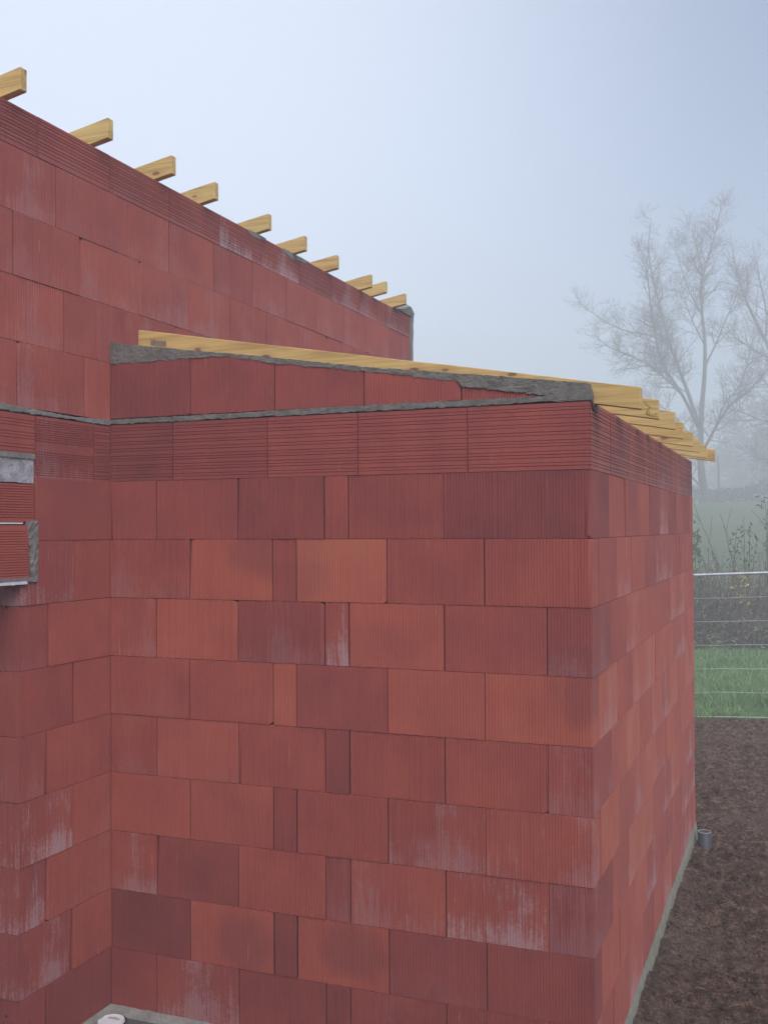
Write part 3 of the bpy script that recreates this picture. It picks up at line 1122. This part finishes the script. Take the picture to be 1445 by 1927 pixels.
# mortar bed on the ring beam and the courses above
mortar_strip('mortar_bed', [(-2.55, 3.144, 3.174), (-0.84, 3.144, 3.174), (-0.6, 3.143, 3.166), (-0.3, 3.146, 3.160), (-0.15, 3.141, 3.168), (0.0, 3.142, 3.172)],
             0.15, 0.003, 0.010, tall_up, M_CEMENT_L, seed=8, step=0.012)
UP_ROWS = [(3.168, 3.485, [-2.6, -2.2, -1.72, -1.225, -0.727, -0.222, 0.29, 0.80, 1.31]),
           (3.485, 3.800, [-2.6, -1.92, -1.41, -0.90, -0.384, 0.130, 0.640, 1.15, 1.66, 2.17, 2.68]),
           (3.800, 4.110, [-2.6, -2.28, -1.77, -1.265, -0.756, -0.243, 0.274, 0.785, 1.295, 1.805, 2.31, 2.82, 3.33, 3.84, 4.35, TY1]),
           (4.110, 4.423, [-2.6, -2.48, -1.97, -1.46, -0.955, -0.445, 0.065, 0.578, 1.09, 1.60, 2.11, 2.62, 3.13, 3.64, 4.15, TY1])]
UT = [.52, .46, .43, .41]
for ri, (z0, z1, ys) in enumerate(UP_ROWS):
    ys = list(ys)
    while ys[-1] < TY1 - 0.3: ys.append(min(TY1, ys[-1] + 0.51))
    ys[-1] = TY1
    for i in range(len(ys) - 1):
        t = UT[ri] + rr.uniform(-.09, .09)
        dp = 0.0028 if ri in (0, 1) else 0.0020
        brick(tall_up, ys[i], ys[i + 1], z0, z1, tone=t, gap=0.013 if (ri == 0 and abs(ys[i] + 0.727) < 0.01) else rr.choice([0.004, 0.0055, 0.007]),
              pitch=0.0165, gd=dp, effl=rr.uniform(0.08, 0.30), smudge=0.0)
us = [-2.6, -2.33, -1.75, -1.167] + [-0.584 + 0.583 * k for k in range(10)]
us = [u for u in us if u < TY1 - 0.15] + [TY1]
upg = [0.016, 0.032, 0.052, 0.066, 0.086, 0.101, 0.122, 0.137, 0.158, 0.176]
for i in range(len(us) - 1):
    ring_block(tall_up, us[i], us[i + 1], 4.425, 4.630, grooves=upg, tone=.30 + rr.uniform(-.08, .08), effl=(0.9 if i in (7, 8) else 0.55 if i > 9 else 0.1))
# smeared cement on the top blocks
mortar_strip('cement_smear', [(1.55, 4.612, 4.633), (1.66, 4.600, 4.634), (1.80, 4.616, 4.633)], 0.02, 0.002, 0.009, tall_up, M_CEMENT_L, seed=17, nz=3, step=0.015)
mortar_strip('cement_smear', [(2.08, 4.610, 4.633), (2.2, 4.585, 4.634), (2.36, 4.600, 4.634), (2.5, 4.622, 4.633)], 0.02, 0.002, 0.010, tall_up, M_CEMENT_L, seed=23, nz=3, step=0.015)
# cement end of the wall and the wedge bedding the last rafter
def end_cement():
    vs, fs = [], []
    ny, nx, = 14, 6
    for j in range(ny + 1):
        y = 4.30 + (4.80 - 4.30) * j / ny
        top = 4.635 + 0.10 * min(1, (j / ny) * 1.5) - (0.03 if j == ny else 0)
        for i in range(nx + 1):
            x = 0.024 - 0.23 * i / nx
            q = Vector((x * 14, y * 14, 2))
            vs.append((x + (0.006 * mnoise.noise(q) if i == 0 else 0), y, top + 0.020 * mnoise.noise(q) - (0.03 if i == 0 else 0)))
        vs.append((-0.206, y, 4.632))
        vs.append((0.012 + 0.01 * mnoise.noise(Vector((y * 20, 1, 1))), y, 4.632))
    k = nx + 3
    for j in range(ny):
        for a in range(k):
            b = (a + 1) % k
            fs.append((j * k + a, j * k + b, (j + 1) * k + b, (j + 1) * k + a))
    fs.append(tuple(range(k))[::-1])
    fs.append(tuple(ny * k + a for a in range(k)))
    me = mesh('cement_wedge', vs, fs)
    bm = bmesh.new()
    bm.from_mesh(me)
    bmesh.ops.recalc_face_normals(bm, faces=bm.faces)
    bm.to_mesh(me)
    bm.free()
    link('cement_wedge', me, M_CEMENT_L, house)
    # cast end column
    vs, fs = [], []
    n = 60
    for i in range(n + 1):
        z = 4.636 * i / n
        e = 0.012 * mnoise.noise(Vector((z * 7, 4, 0)))
        vs += [(0.006 + e * 0.3, 4.725, z), (0.010 + e, 4.798 + e, z), (-0.20, 4.80 + e, z), (-0.20, 4.725, z)]
    for i in range(n):
        for a in range(4):
            b = (a + 1) % 4
            fs.append((i * 4 + a, i * 4 + b, (i + 1) * 4 + b, (i + 1) * 4 + a))
    fs.append((0, 1, 2, 3)[::-1])
    fs.append(tuple(n * 4 + a for a in range(4)))
    link('end_column', mesh('end_column', vs, fs), M_CEMENT_L, house)


end_cement()
# the long wall runs on past the camera's left
nw = link('near_wall', box_mesh('near_wall', -9.0, -2.61, 0.0, 0.2, 0.0, 4.63), M_CLAY, house, (0, 0, 0), R(90))
nw.color = (0.4, 0, 0, 0.5)
# unseen wall added behind the camera to darken the lower courses
ow = link('unseen_shade_wall', box_mesh('unseen_shade_wall', 0.01, 6.5, -6.3, -6.1, 0.0, 4.3), M_CLAY, house)
ow.color = (0.4, 0, 0, 0.5)
# rear gable wall of the main building, seen only from elsewhere
gw = link('gable_wall', box_mesh('gable', -4.0, -0.21, 4.6, 4.79, 0.0, 4.2), M_CLAY, house)
gw.color = (0.4, 0, 0, 0.7)

TYR = [-0.800, -0.136, 0.456, 0.949, 1.680, 2.212, 2.803, 3.471, 3.769, 4.261]
TXE = [0.083, 0.090, 0.099, 0.093, 0.085, 0.101, 0.095, 0.109, 0.128, 0.124]
TZT = [4.773, 4.773, 4.768, 4.765, 4.769, 4.752, 4.755, 4.748, 4.752, 4.748]
for i in range(10):
    me = rafter_mesh(-2.6, TXE[i], 0.0, 0.17, 0.108 if i < 8 else 0.098, 0.047, 0.0012, 10, 40 + i)
    link('rafter', me, M_TIMBER, house, (0, TYR[i], TZT[i]))

# pale cement fillet along the foot of the walls, on the slab

vs, fs = [], []
n = 60
for i in range(n + 1):
    x = 0.004 + 1.6 * i / n
    w = 0.055 + 0.010 * mnoise.noise(Vector((x * 9, 0, 2))) + 0.006 * mnoise.noise(Vector((x * 30, 0, 2)))
    hgt = 0.012 + 0.008 * mnoise.noise(Vector((x * 18, 4, 2)))
    vs += [(x, -0.004, -0.021), (x, -0.004, hgt), (x, -w * 0.6, -0.004), (x, -w, -0.0215)]
for i in range(n):
    for k in range(3):
        fs.append((i * 4 + k, i * 4 + k + 1, (i + 1) * 4 + k + 1, (i + 1) * 4 + k))
b0 = len(vs)
for i in range(n + 1):
    y = -0.004 - 0.70 * i / n
    w = 0.045 + 0.010 * mnoise.noise(Vector((y * 9, 7, 2)))
    vs += [(0.003, y, -0.021), (0.003, y, 0.010), (w * 0.6, y, -0.004), (w, y, -0.0215)]
for i in range(n):
    for k in range(3):
        fs.append((b0 + i * 4 + k, b0 + (i + 1) * 4 + k, b0 + (i + 1) * 4 + k + 1, b0 + i * 4 + k + 1))
link('cement_fillet', mesh('cement_fillet', vs, fs), M_CEMENT_L, annex)

# ------------------------------------------------------------------ round white drain cover with slots
drain = empty('drain_cover', (0.095, -0.125, -0.021))
tag(drain, 'round white plastic drain cover with slots, on the grey slab in the inner corner', 'drain cover')
bm = bmesh.new()
bmesh.ops.create_cone(bm, cap_ends=True, segments=40, radius1=0.072, radius2=0.068, depth=0.012)
for v in bm.verts: v.co.z += 0.006
rim = [f for f in bm.faces if f.normal.z > 0.9]
bmesh.ops.inset_individual(bm, faces=rim, thickness=0.009, depth=0)
rim = [f for f in bm.faces if f.normal.z > 0.9 and len(f.verts) > 10]
bmesh.ops.translate(bm, verts=list(rim[0].verts), vec=(0, 0, -0.003))
me = bpy.data.meshes.new('lid')
bm.to_mesh(me)
bm.free()
link('lid', me, M_WHITE, drain)
for k in range(-3, 4):
    L = 0.026 - abs(k) * 0.004
    for s in (1,):
        o = link('slot', box_mesh('slot', -0.002, 0.002, 0.016, 0.016 + L, 0.0086, 0.0098), M_SLOT, drain)
        o.location = (k * 0.0105, 0, 0)
        o.rotation_euler = (0, 0, math.pi if s < 0 else 0)
link('collar', (lambda: tubes_mesh('collar', [[(Vector((0.078 * math.cos(a), 0.078 * math.sin(a), 0.0)), 0.006) for a in [2 * math.pi * i / 32 for i in range(33)]]], 6))(), M_SLOT, drain)

# ------------------------------------------------------------------ grey drain pipe sticking out of the ground
pipe = empty('drain_pipe', (2.706, 4.55, -0.305))
tag(pipe, 'short grey plastic drain pipe standing in the earth beside the annex wall', 'pipe')
bm = bmesh.new()
seg = 36
prof = [(0.054, 0.0), (0.054, 0.285), (0.0505, 0.285), (0.0505, 0.02)]
rings = [[bm.verts.new((r * math.cos(2 * math.pi * k / seg), r * math.sin(2 * math.pi * k / seg), z)) for k in range(seg)] for r, z in prof]
for a, b in zip(rings[:-1], rings[1:]):
    for k in range(seg):
        bm.faces.new((a[k], a[(k + 1) % seg], b[(k + 1) % seg], b[k]))
bm.faces.new(rings[-1])
me = bpy.data.meshes.new('pipe_body')
bm.to_mesh(me)
bm.free()
smooth(me)
link('pipe_body', me, M_PVC, pipe)
link('pipe_rim', tubes_mesh('rim', [[(Vector((0.0522 * math.cos(a), 0.0522 * math.sin(a), 0.2855)), 0.0026) for a in [2 * math.pi * i / 40 for i in range(41)]]], 6), M_PVC_RIM, pipe)

# ------------------------------------------------------------------ wire fence panels
def fence_panel(x0, x1, zb, tilt, label):
    f = empty('fence_panel', (x0, 10.9, zb))
    tag(f, label, 'fence', 'temporary wire fence panels along the plot')
    f.rotation_euler = (0, -tilt, 0)
    L = x1 - x0
    link('top_rail', tubes_mesh('rail', [[(Vector((0, 0, 2.03)), 0.021), (Vector((L, 0, 2.03)), 0.021)]], 10), M_GALV, f)
    link('bottom_rail', tubes_mesh('rail', [[(Vector((0, 0, 0.0)), 0.005), (Vector((L, 0, 0.0)), 0.005)]], 8), M_WIRE, f)
    for x in (0.0, L):
        link('post', tubes_mesh('post', [[(Vector((x, 0, -0.12)), 0.021), (Vector((x, 0, 2.05)), 0.021)]], 10), M_GALV, f)
        link('foot', box_mesh('foot', x - 0.12, x + 0.12, -0.33, 0.33, -0.11, 0.03, 0.02), M_CEMENT_L, f)
    for k in range(1, 6):
        z = 2.03 - 0.3365 * k
        link('wire', tubes_mesh('wire', [[(Vector((L * i / 12, 0.002 * math.sin(i * 1.7), z + 0.004 * math.sin(i * 2.1 + k))), 0.0028) for i in range(13)]], 5), M_WIRE, f)
    return f


fence_panel(1.22, 4.70, -0.19, 0.046, 'wire fence panel with a steel top rail right behind the annex')
fence_panel(4.78, 8.26, -0.03, 0.010, 'wire fence panel further right, continuing past the first')

# ------------------------------------------------------------------ shrubs by the fence line
def leaf_faces(P, Dr, L, Wd, V, F):
    """a pointed folded leaf of two quads"""
    Dr = Dr.normalized()
    s = Dr.cross(Vector((random.uniform(-1, 1), random.uniform(-1, 1), random.uniform(-1, 1))))
    if s.length < 1e-3: s = Vector((1, 0, 0))
    s.normalize()
    nrm = Dr.cross(s) * (Wd * 0.25)
    b = len(V)
    V += [P, P + Dr * L * 0.45 + s * Wd * 0.5 + nrm, P + Dr * L, P + Dr * L * 0.45 - s * Wd * 0.5 + nrm, P + Dr * L * 0.5]
    F += [(b, b + 1, b + 2, b + 4), (b, b + 4, b + 2, b + 3)]


def shrub(base, tips, label, seed, leaf_tips=(), yellow=(), side=4):
    rnd = random.Random(seed)
    random.seed(seed)
    o = empty('tall_shrub', base)
    tag(o, label, 'shrub', 'tall thin shrubs beyond the fence')
    bs = Vector(base)
    V, F, YV, YF = [], [], [], []
    for ti, tip in enumerate(tips):
        tip = Vector(tip) - bs
        st = Vector((rnd.uniform(-.16, .16), rnd.uniform(-.12, .12), -0.05))
        bow = Vector((rnd.uniform(-.12, .12), rnd.uniform(-.2, .2), 0))
        pts = []
        n = 14
        for i in range(n + 1):
            t = i / n
            p = st.lerp(tip, t)
            lat = (tip - st)
            p = Vector((st.x + lat.x * t ** 1.25, st.y + lat.y * t ** 1.25, st.z + lat.z * (t ** 0.92)))
            p += bow * math.sin(math.pi * t) + Vector((mnoise.noise(Vector((t * 5, ti, seed))), mnoise.noise(Vector((t * 5, ti + 9, seed))), 0)) * 0.04
            pts.append((p, 0.013 * (1 - t) + 0.0045))
        paths = [pts]
        for k in range(side):
            i = rnd.randint(3, n - 2)
            p0 = pts[i][0]
            d = Vector((rnd.uniform(-1, 1), rnd.uniform(-1, 1), rnd.uniform(0.5, 1.3))).normalized()
            ln = rnd.uniform(0.25, 0.7)
            paths.append([(p0, 0.006), (p0 + d * ln * .5 + Vector((0, 0, .03)), 0.005), (p0 + d * ln, 0.0035)])
            if rnd.random() < 0.15:
                for q in range(4):
                    leaf_faces(p0 + d * ln * rnd.uniform(.5, 1), Vector((rnd.uniform(-1, 1), rnd.uniform(-1, 1), rnd.uniform(-.6, .3))), rnd.uniform(.05, .09), .028, V, F)
        link('stem', tubes_mesh('stem', paths, 5), M_STEM, o)
        if ti in leaf_tips:
            for q in range(rnd.randint(26, 44)):
                i = rnd.randint(n - 4, n)
                leaf_faces(pts[i][0] + Vector((rnd.uniform(-.12, .12), rnd.uniform(-.12, .12), rnd.uniform(-.12, .08))),
                           Vector((rnd.uniform(-1, 1), rnd.uniform(-1, 1), rnd.uniform(-1.1, .1))), rnd.uniform(.10, .18), .05, V, F)
    for (p, cnt) in yellow:
        p = Vector(p) - bs
        for q in range(cnt):
            leaf_faces(p + Vector((rnd.uniform(-.13, .13), rnd.uniform(-.1, .1), rnd.uniform(-.14, .14))), Vector((rnd.uniform(-1, 1), rnd.uniform(-1, 1), rnd.uniform(-.7, .2))), rnd.uniform(.07, .13), .075, YV, YF)
    if V: link('leaves', mesh('leaves', V, F), M_LEAF, o)
    if YV: tag(link('yellow_leaves', mesh('leaves', YV, YF), M_YELLOW, o), label='few remaining yellow leaves')
    return o


def pt(px, py, Y): return tuple(at(px, py, Y))


SY = 20.5
zb = -0.25
shrub((at(1402, 1210, SY).x, SY, zb),
      [pt(1306, 948, SY + .3), pt(1354, 966, SY - .2), pt(1388, 992, SY), pt(1399, 972, SY + .4), pt(1412, 985, SY - .1), pt(1340, 1040, SY - .5), pt(1425, 1010, SY + .4), pt(1372, 1030, SY + .5), pt(1384, 1060, SY)],
      'tall bare shrub with arching stems and a few yellow leaves behind the fence', 3, leaf_tips=(2, 4), yellow=((pt(1398, 1092, SY), 12), (pt(1391, 1115, SY), 11), (pt(1399, 1125, SY), 6)))
shrub((at(1436, 1212, SY + .6).x, SY + .6, zb),
      [pt(1438, 938, SY + .5), pt(1446, 985, SY + .9), pt(1425, 1040, SY + .4), pt(1460, 960, SY + .8), pt(1470, 1010, SY + .2), pt(1432, 1070, SY)],
      'upright leafy shrub at the right edge behind the fence', 5, leaf_tips=(0, 3, 4))
shrub((at(1322, 1212, SY + .4).x, SY + .4, zb),
      [pt(1313, 1000, SY + .3), pt(1300, 985, SY + .6), pt(1322, 1060, SY), pt(1340, 1080, SY + .6), pt(1305, 1070, SY), pt(1332, 1030, SY + .2)],
      'leafy green shrub close against the annex corner behind the fence', 8, leaf_tips=(0, 1, 2))
shrub((5.0, SY + .4, zb), [(4.6, SY, 2.5), (5.2, SY + .5, 2.8), (5.5, SY, 2.2), (4.9, SY + 1, 2.4)], 'bare shrub well to the right behind the fence', 12, leaf_tips=(1,))


def thicket():
    random.seed(5)
    paths = []
    V, F = [], []
    rnd = random.Random(4)
    for i in range(3200):
        h0 = rnd.random()
        x = rnd.uniform(-6, 9) if i % 3 else rnd.uniform(0.4, 3.4)
        y = SY + 1.2 + (rnd.uniform(-1.3, 2.6) if h0 < .8 else rnd.uniform(-.6, 3.5))
        h = (0.25 + 1.75 * rnd.random() ** 1.7) * (0.85 + 0.7 * mnoise.noise(Vector((x * .9, y * .6, 0))))
        p = Vector((x, y, zb + (0.0 if y < 22 else 0.1)))
        d = Vector((rnd.uniform(-.6, .6), rnd.uniform(-.6, .6), 1)).normalized()
        q = p + d * h
        b = q + Vector((rnd.uniform(-.35, .35), rnd.uniform(-.35, .35), rnd.uniform(-.25, .3)))
        paths.append([(p, 0.011), (p.lerp(q, .5) + Vector((rnd.uniform(-.05, .05), 0, 0)), 0.009), (q, 0.007), (b, 0.004)])
        for k in range(9):
            t = rnd.random() ** 0.8
            leaf_faces(p.lerp(q, t) + Vector((rnd.uniform(-.16, .16), rnd.uniform(-.16, .16), rnd.uniform(-.08, .08))), Vector((rnd.uniform(-1, 1), rnd.uniform(-1, 1), rnd.uniform(-1, .6))), rnd.uniform(.06, .13), .05, V, F)
    a = link('bramble_thicket', tubes_mesh('thicket', paths, 3), M_STEM)
    tag(a, 'tangled brown bramble thicket behind the wire fence', kind='stuff')
    tag(link('bramble_leaves', mesh('thicket_leaves', V, F), M_DEAD, a), kind='stuff')


thicket()

# ------------------------------------------------------------------ trees in the mist
def grow(paths, limb, rnd, lvl, dens, lens, seedv):
    """spawn side branches along a limb; limb = [(Vector, radius)]"""
    total = sum((limb[i + 1][0] - limb[i][0]).length for i in range(len(limb) - 1))
    n = max(1, int(total * dens[lvl]))
    for k in range(n):
        t = rnd.uniform(0.18 if lvl == 0 else 0.12, 1.0)
        f = t * (len(limb) - 1)
        i = min(int(f), len(limb) - 2)
        p = limb[i][0].lerp(limb[i + 1][0], f - i)
        r = limb[i][1] * (1 - (f - i)) + limb[i + 1][1] * (f - i)
        ax = (limb[i + 1][0] - limb[i][0]).normalized()
        rv = Vector((rnd.uniform(-1, 1), rnd.uniform(-1, 1), rnd.uniform(-1, 1)))
        side = (rv - ax * rv.dot(ax))
        if side.length < 1e-3: continue
        side.normalize()
        d = (ax * rnd.uniform(0.35, 0.9) + side * rnd.uniform(0.6, 1.1) + Vector((0, 0, rnd.uniform(0.0, 0.35)))).normalized()
        L = lens[lvl] * rnd.uniform(0.45, 1.15) * (1.15 - 0.72 * t)
        rr0 = max(min(r * 0.6, 0.05 if lvl == 0 else 0.020), 0.009)
        segs = 5 if lvl == 0 else 3
        pp = p.copy()
        path = [(pp.copy(), rr0)]
        for s in range(segs):
            d = (d + Vector((rnd.uniform(-.3, .3), rnd.uniform(-.3, .3), rnd.uniform(-.2, .32)))).normalized()
            pp = pp + d * (L / segs)
            path.append((pp.copy(), max(0.006, rr0 * (1 - 0.8 * (s + 1) / segs))))
        paths[lvl].append(path)
        if lvl + 1 < len(dens):
            grow(paths, path, rnd, lvl + 1, dens, lens, seedv)


def smooth_limb(pts, n=5):
    """Catmull-Rom through (Vector, radius) points"""
    out = []
    P = [pts[0]] + pts + [pts[-1]]
    for i in range(1, len(P) - 2):
        for k in range(n):
            t = k / n
            a, b, c, d = (P[i - 1][0], P[i][0], P[i + 1][0], P[i + 2][0])
            p = 0.5 * ((2 * b) + (c - a) * t + (2 * a - 5 * b + 4 * c - d) * t * t + (3 * b - a - 3 * c + d) * t ** 3)
            out.append((p, P[i][1] * (1 - t) + P[i + 1][1] * t))
    out.append(pts[-1])
    return out


def bare_tree(base, limbs, label, seed, dens=(3.3, 4.3, 4.5), lens=(3.1, 1.6, 0.9), far=False):
    rnd = random.Random(seed)
    o = empty('bare_tree', base)
    tag(o, label, 'tree', 'bare trees standing in the mist')
    b = Vector(base)
    L = []
    for limb in limbs:
        lp = [(Vector(p) - b, r * 1.42) for p, r in limb]
        L.append(smooth_limb(lp))
    me = tubes_mesh('trunk', L[:1], 10)
    smooth(me)
    link('trunk', me, M_BARK, o)
    for lp in L[1:]:
        me = tubes_mesh('limb', [lp], 7)
        smooth(me)
        link('limb', me, M_BARK, o)
    paths = [[] for _ in dens]
    for i, lp in enumerate(L):
        if i == 0:
            lp = lp[int(len(lp) * 0.55):]
        grow(paths, lp, rnd, 0, dens, lens, seed)
    tag(link('branches', tubes_mesh('branches', paths[0], 4), M_TWIG, o), kind='stuff')
    tw = [q for pl in paths[1:] for q in pl]
    tag(link('twigs', tubes_mesh('twigs', tw, 3), M_TWIG, o), kind='stuff')
    return o


TYD = 80.0


def T(px, py, dy=0.0): return at(px, py, TYD + dy * 1.8)


main_limbs = [
    [(T(1331, 972), .30), (T(1328, 940), .245), (T(1321, 900), .21), (T(1318, 860), .19), (T(1318, 815), .165), (T(1321, 760), .13), (T(1326, 700), .11), (T(1326, 640), .09), (T(1320, 575), .075),
     (T(1323, 520), .06), (T(1338, 465, .4), .042), (T(1350, 420, .5), .028), (T(1356, 385, .5), .010)],
    [(T(1318, 855), .10), (T(1330, 835, -.4), .085), (T(1352, 795, -1.0), .075), (T(1372, 765, -1.4), .055), (T(1408, 735, -1.8), .042), (T(1440, 700, -2.0), .03), (T(1465, 670, -2), .012)],
    [(T(1318, 815), .125), (T(1300, 755, .6), .115), (T(1280, 700, 1.0), .095), (T(1258, 640, 1.2), .08), (T(1244, 585, 1.3), .065), (T(1230, 530, 1.2), .05), (T(1220, 470, 1.0), .03), (T(1226, 410, 1.0), .010)],
    [(T(1312, 800), .10), (T(1285, 745, -.5), .09), (T(1250, 690, -1.0), .07), (T(1235, 640, -1.2), .06), (T(1225, 580, -1.5), .045), (T(1218, 520, -1.6), .03), (T(1205, 470, -1.6), .012)],
    [(T(1285, 745, -.5), .055), (T(1250, 710, -1.6), .05), (T(1200, 675, -2.2), .038), (T(1150, 655, -2.6), .026), (T(1118, 630, -2.6), .010)],
    [(T(1262, 650, 1.2), .05), (T(1225, 632, 1.9), .04), (T(1170, 620, 2.6), .032), (T(1125, 595, 3.0), .022), (T(1085, 568, 3.0), .008)],
    [(T(1326, 690), .06), (T(1350, 640, .8), .05), (T(1366, 600, 1.4), .038), (T(1384, 560, 1.6), .024), (T(1392, 520, 1.6), .010)],
    [(T(1352, 795, -1.0), .05), (T(1362, 760, -1.2), .045), (T(1392, 725, -.6), .035), (T(1412, 660, .2), .025), (T(1420, 610, .4), .010)],
    [(T(1318, 880), .07), (T(1308, 845, .8), .06), (T(1295, 815, 1.6), .05), (T(1265, 780, 2.2), .035), (T(1225, 755, 2.6), .022), (T(1190, 745, 2.8), .01)],
    [(T(1318, 915), .07), (T(1304, 900, -.8), .06), (T(1285, 885, -1.6), .045), (T(1250, 850, -2.2), .03), (T(1215, 835, -2.4), .012)],
    [(T(1322, 520), .045), (T(1312, 470, -.5), .03), (T(1302, 430, -.8), .010)],
    [(T(1324, 600), .045), (T(1296, 545, .7), .033), (T(1280, 500, 1.0), .022), (T(1268, 455, 1.2), .009)],
    [(T(1326, 650), .04), (T(1306, 610, -1.0), .03), (T(1292, 575, -1.5), .018), (T(1286, 545, -1.7), .009)],
]
gz = float(terrain(np.array([T(1331, 972).x]), np.array([TYD]))[0])
bare_tree((T(1331, 972).x, TYD, gz - 0.1), main_limbs, 'tall bare forked tree in the mist directly behind the rafter ends', 21)


def U(px, py, dy=0.0): return at(px, py, 86.0 + dy * 1.8)


second = [
    [(U(1520, 975), .32), (U(1515, 900), .24), (U(1505, 820), .2), (U(1488, 740), .17), (U(1462, 680), .13), (U(1440, 640), .11), (U(1415, 590), .085), (U(1398, 550), .06), (U(1384, 500), .035), (U(1376, 460), .01)],
    [(U(1488, 740), .13), (U(1495, 660, .6), .1), (U(1488, 580, 1.0), .07), (U(1470, 500, 1.3), .045), (U(1462, 430, 1.4), .012)],
    [(U(1440, 640), .06), (U(1442, 590, -.7), .05), (U(1430, 530, -1.0), .035), (U(1422, 480, -1.2), .01)],
    [(U(1462, 680), .07), (U(1430, 665, -.8), .05), (U(1392, 640, -1.4), .035), (U(1365, 620, -1.6), .01)],
    [(U(1508, 840), .08), (U(1465, 800, -.6), .06), (U(1430, 790, -1.2), .045), (U(1395, 775, -1.6), .03), (U(1375, 770, -1.8), .01)],
    [(U(1505, 820), .08), (U(1540, 740, .5), .06), (U(1570, 660, .8), .04), (U(1585, 600, .8), .012)],
    [(U(1495, 760), .06), (U(1450, 730, 1.2), .04), (U(1425, 700, 1.6), .025), (U(1405, 690, 1.6), .01)],
    [(U(1512, 880), .06), (U(1470, 860, -1), .045), (U(1432, 865, -1.5), .03), (U(1405, 850, -1.8), .01)],
]
gz2 = float(terrain(np.array([U(1520, 975).x]), np.array([86.0]))[0])
bare_tree((U(1520, 975).x, 86.0, gz2 - 0.1), second, 'second bare tree leaning in from the right edge of the mist', 33, dens=(2.9, 3.6, 3.6))


def leafy_tree(base, h, rad, label, seed, n=5200, name='bushy_tree', groupn='dim bushy trees deep in the mist'):
    rnd = random.Random(seed)
    random.seed(seed)
    o = empty(name, base)
    tag(o, label, 'tree', groupn)
    paths = [[(Vector((0, 0, -0.2)), 0.22), (Vector((0.05, 0, h * .35)), .16), (Vector((0, .1, h * .8)), .05)]]
    for k in range(14):
        a = rnd.uniform(0, 6.28)
        z = h * rnd.uniform(.2, .7)
        paths.append([(Vector((0, 0, z)), .07), (Vector((math.cos(a) * rad * .5, math.sin(a) * rad * .5, z + rad * .3)), .045), (Vector((math.cos(a) * rad * .9, math.sin(a) * rad * .9, z + rad * .45)), .015)])
    link('trunk', tubes_mesh('trunk', paths, 5), M_BARK, o)
    cl = []
    for k in range(46):
        t = rnd.random()
        z = h * (0.12 + 0.86 * t)
        rr_ = rad * (math.sin(math.pi * min(1, 0.18 + 0.8 * t)) ** 0.7) * rnd.uniform(.35, 1.0)
        a = rnd.uniform(0, 6.28)
        cl.append((Vector((math.cos(a) * rr_, math.sin(a) * rr_, z)), rad * rnd.uniform(.16, .34)))
    V, F = [], []
    for i in range(n):
        c, s = cl[i % len(cl)]
        d = Vector((rnd.gauss(0, 1), rnd.gauss(0, 1), rnd.gauss(0, .8)))
        p = c + d * s * 0.55
        leaf_faces(p, Vector((rnd.uniform(-1, 1), rnd.uniform(-1, 1), rnd.uniform(-.8, .5))), rnd.uniform(.28, .6), .26, V, F)
    tag(link('crown', mesh('crown', V, F), M_EVER, o), kind='stuff')
    return o


def gpos(px, Y):
    x = at(px, 960, Y).x
    return (x, Y, float(terrain(np.array([x]), np.array([Y]))[0]) - 0.1)


leafy_tree(gpos(1425, 140), 14.0, 6.6, 'dim rounded bushy tree in the mist right of the bare trunk', 61)
leafy_tree(gpos(1475, 122), 9.0, 5.6, 'low dim bushy tree in the mist at the right edge', 62, 4200)
leafy_tree(gpos(1372, 148), 7.5, 5.4, 'smallest dim bush beside the thin pole in the mist', 63, 3000)


def far_hedge():
    rnd = random.Random(77)
    random.seed(77)
    V, F = [], []
    for i in range(14000):
        x = rnd.uniform(-34, 20)
        y = 88 + rnd.uniform(-1.4, 1.4)
        top = 1.7 + 0.8 * mnoise.noise(Vector((x * .2, 0, 0))) + .35 * mnoise.noise(Vector((x * .7, 5, 0)))
        z = 4.45 + rnd.uniform(0, 1) * top
        leaf_faces(Vector((x, y, z)), Vector((rnd.uniform(-1, 1), rnd.uniform(-1, 1), rnd.uniform(-.6, 1))), rnd.uniform(.2, .4), .18, V, F)
    tag(link('far_hedge', mesh('hedge', V, F), M_EVER), 'long low hedge fading into the mist at the foot of the trees', kind='stuff')


far_hedge()

pp = gpos(1353, 79)
pole = link('thin_pole', tubes_mesh('pole', [[(Vector((0, 0, -0.2)), .06), (Vector((0.0, 0, 1.9)), .055), (Vector((-0.06, 0, 3.6)), .045)]], 8), plain_material('weathered_post', (.09, .085, .08), .9), None, pp)
tag(pole, 'thin bare pole standing in the mist right of the forked tree trunk', 'pole')

# ------------------------------------------------------------------ haze: one closed box of even mist
hz = bpy.data.materials.new('mist')
hz.use_nodes = True
hz.node_tree.nodes.clear()
pv = hz.node_tree.nodes.new('ShaderNodeVolumePrincipled')
pv.inputs['Color'].default_value = (*HAZE_COLOR, 1)
pv.inputs['Density'].default_value = HAZE_DENSITY
pv.inputs['Anisotropy'].default_value = 0.0
out = hz.node_tree.nodes.new('ShaderNodeOutputMaterial')
hz.node_tree.links.new(pv.outputs[0], out.inputs['Volume'])
hb = link('haze', box_mesh('haze', -165, 165, -165, 170, -1.6, 33.5), hz)
tag(hb, kind='stuff', label='even pale winter mist')
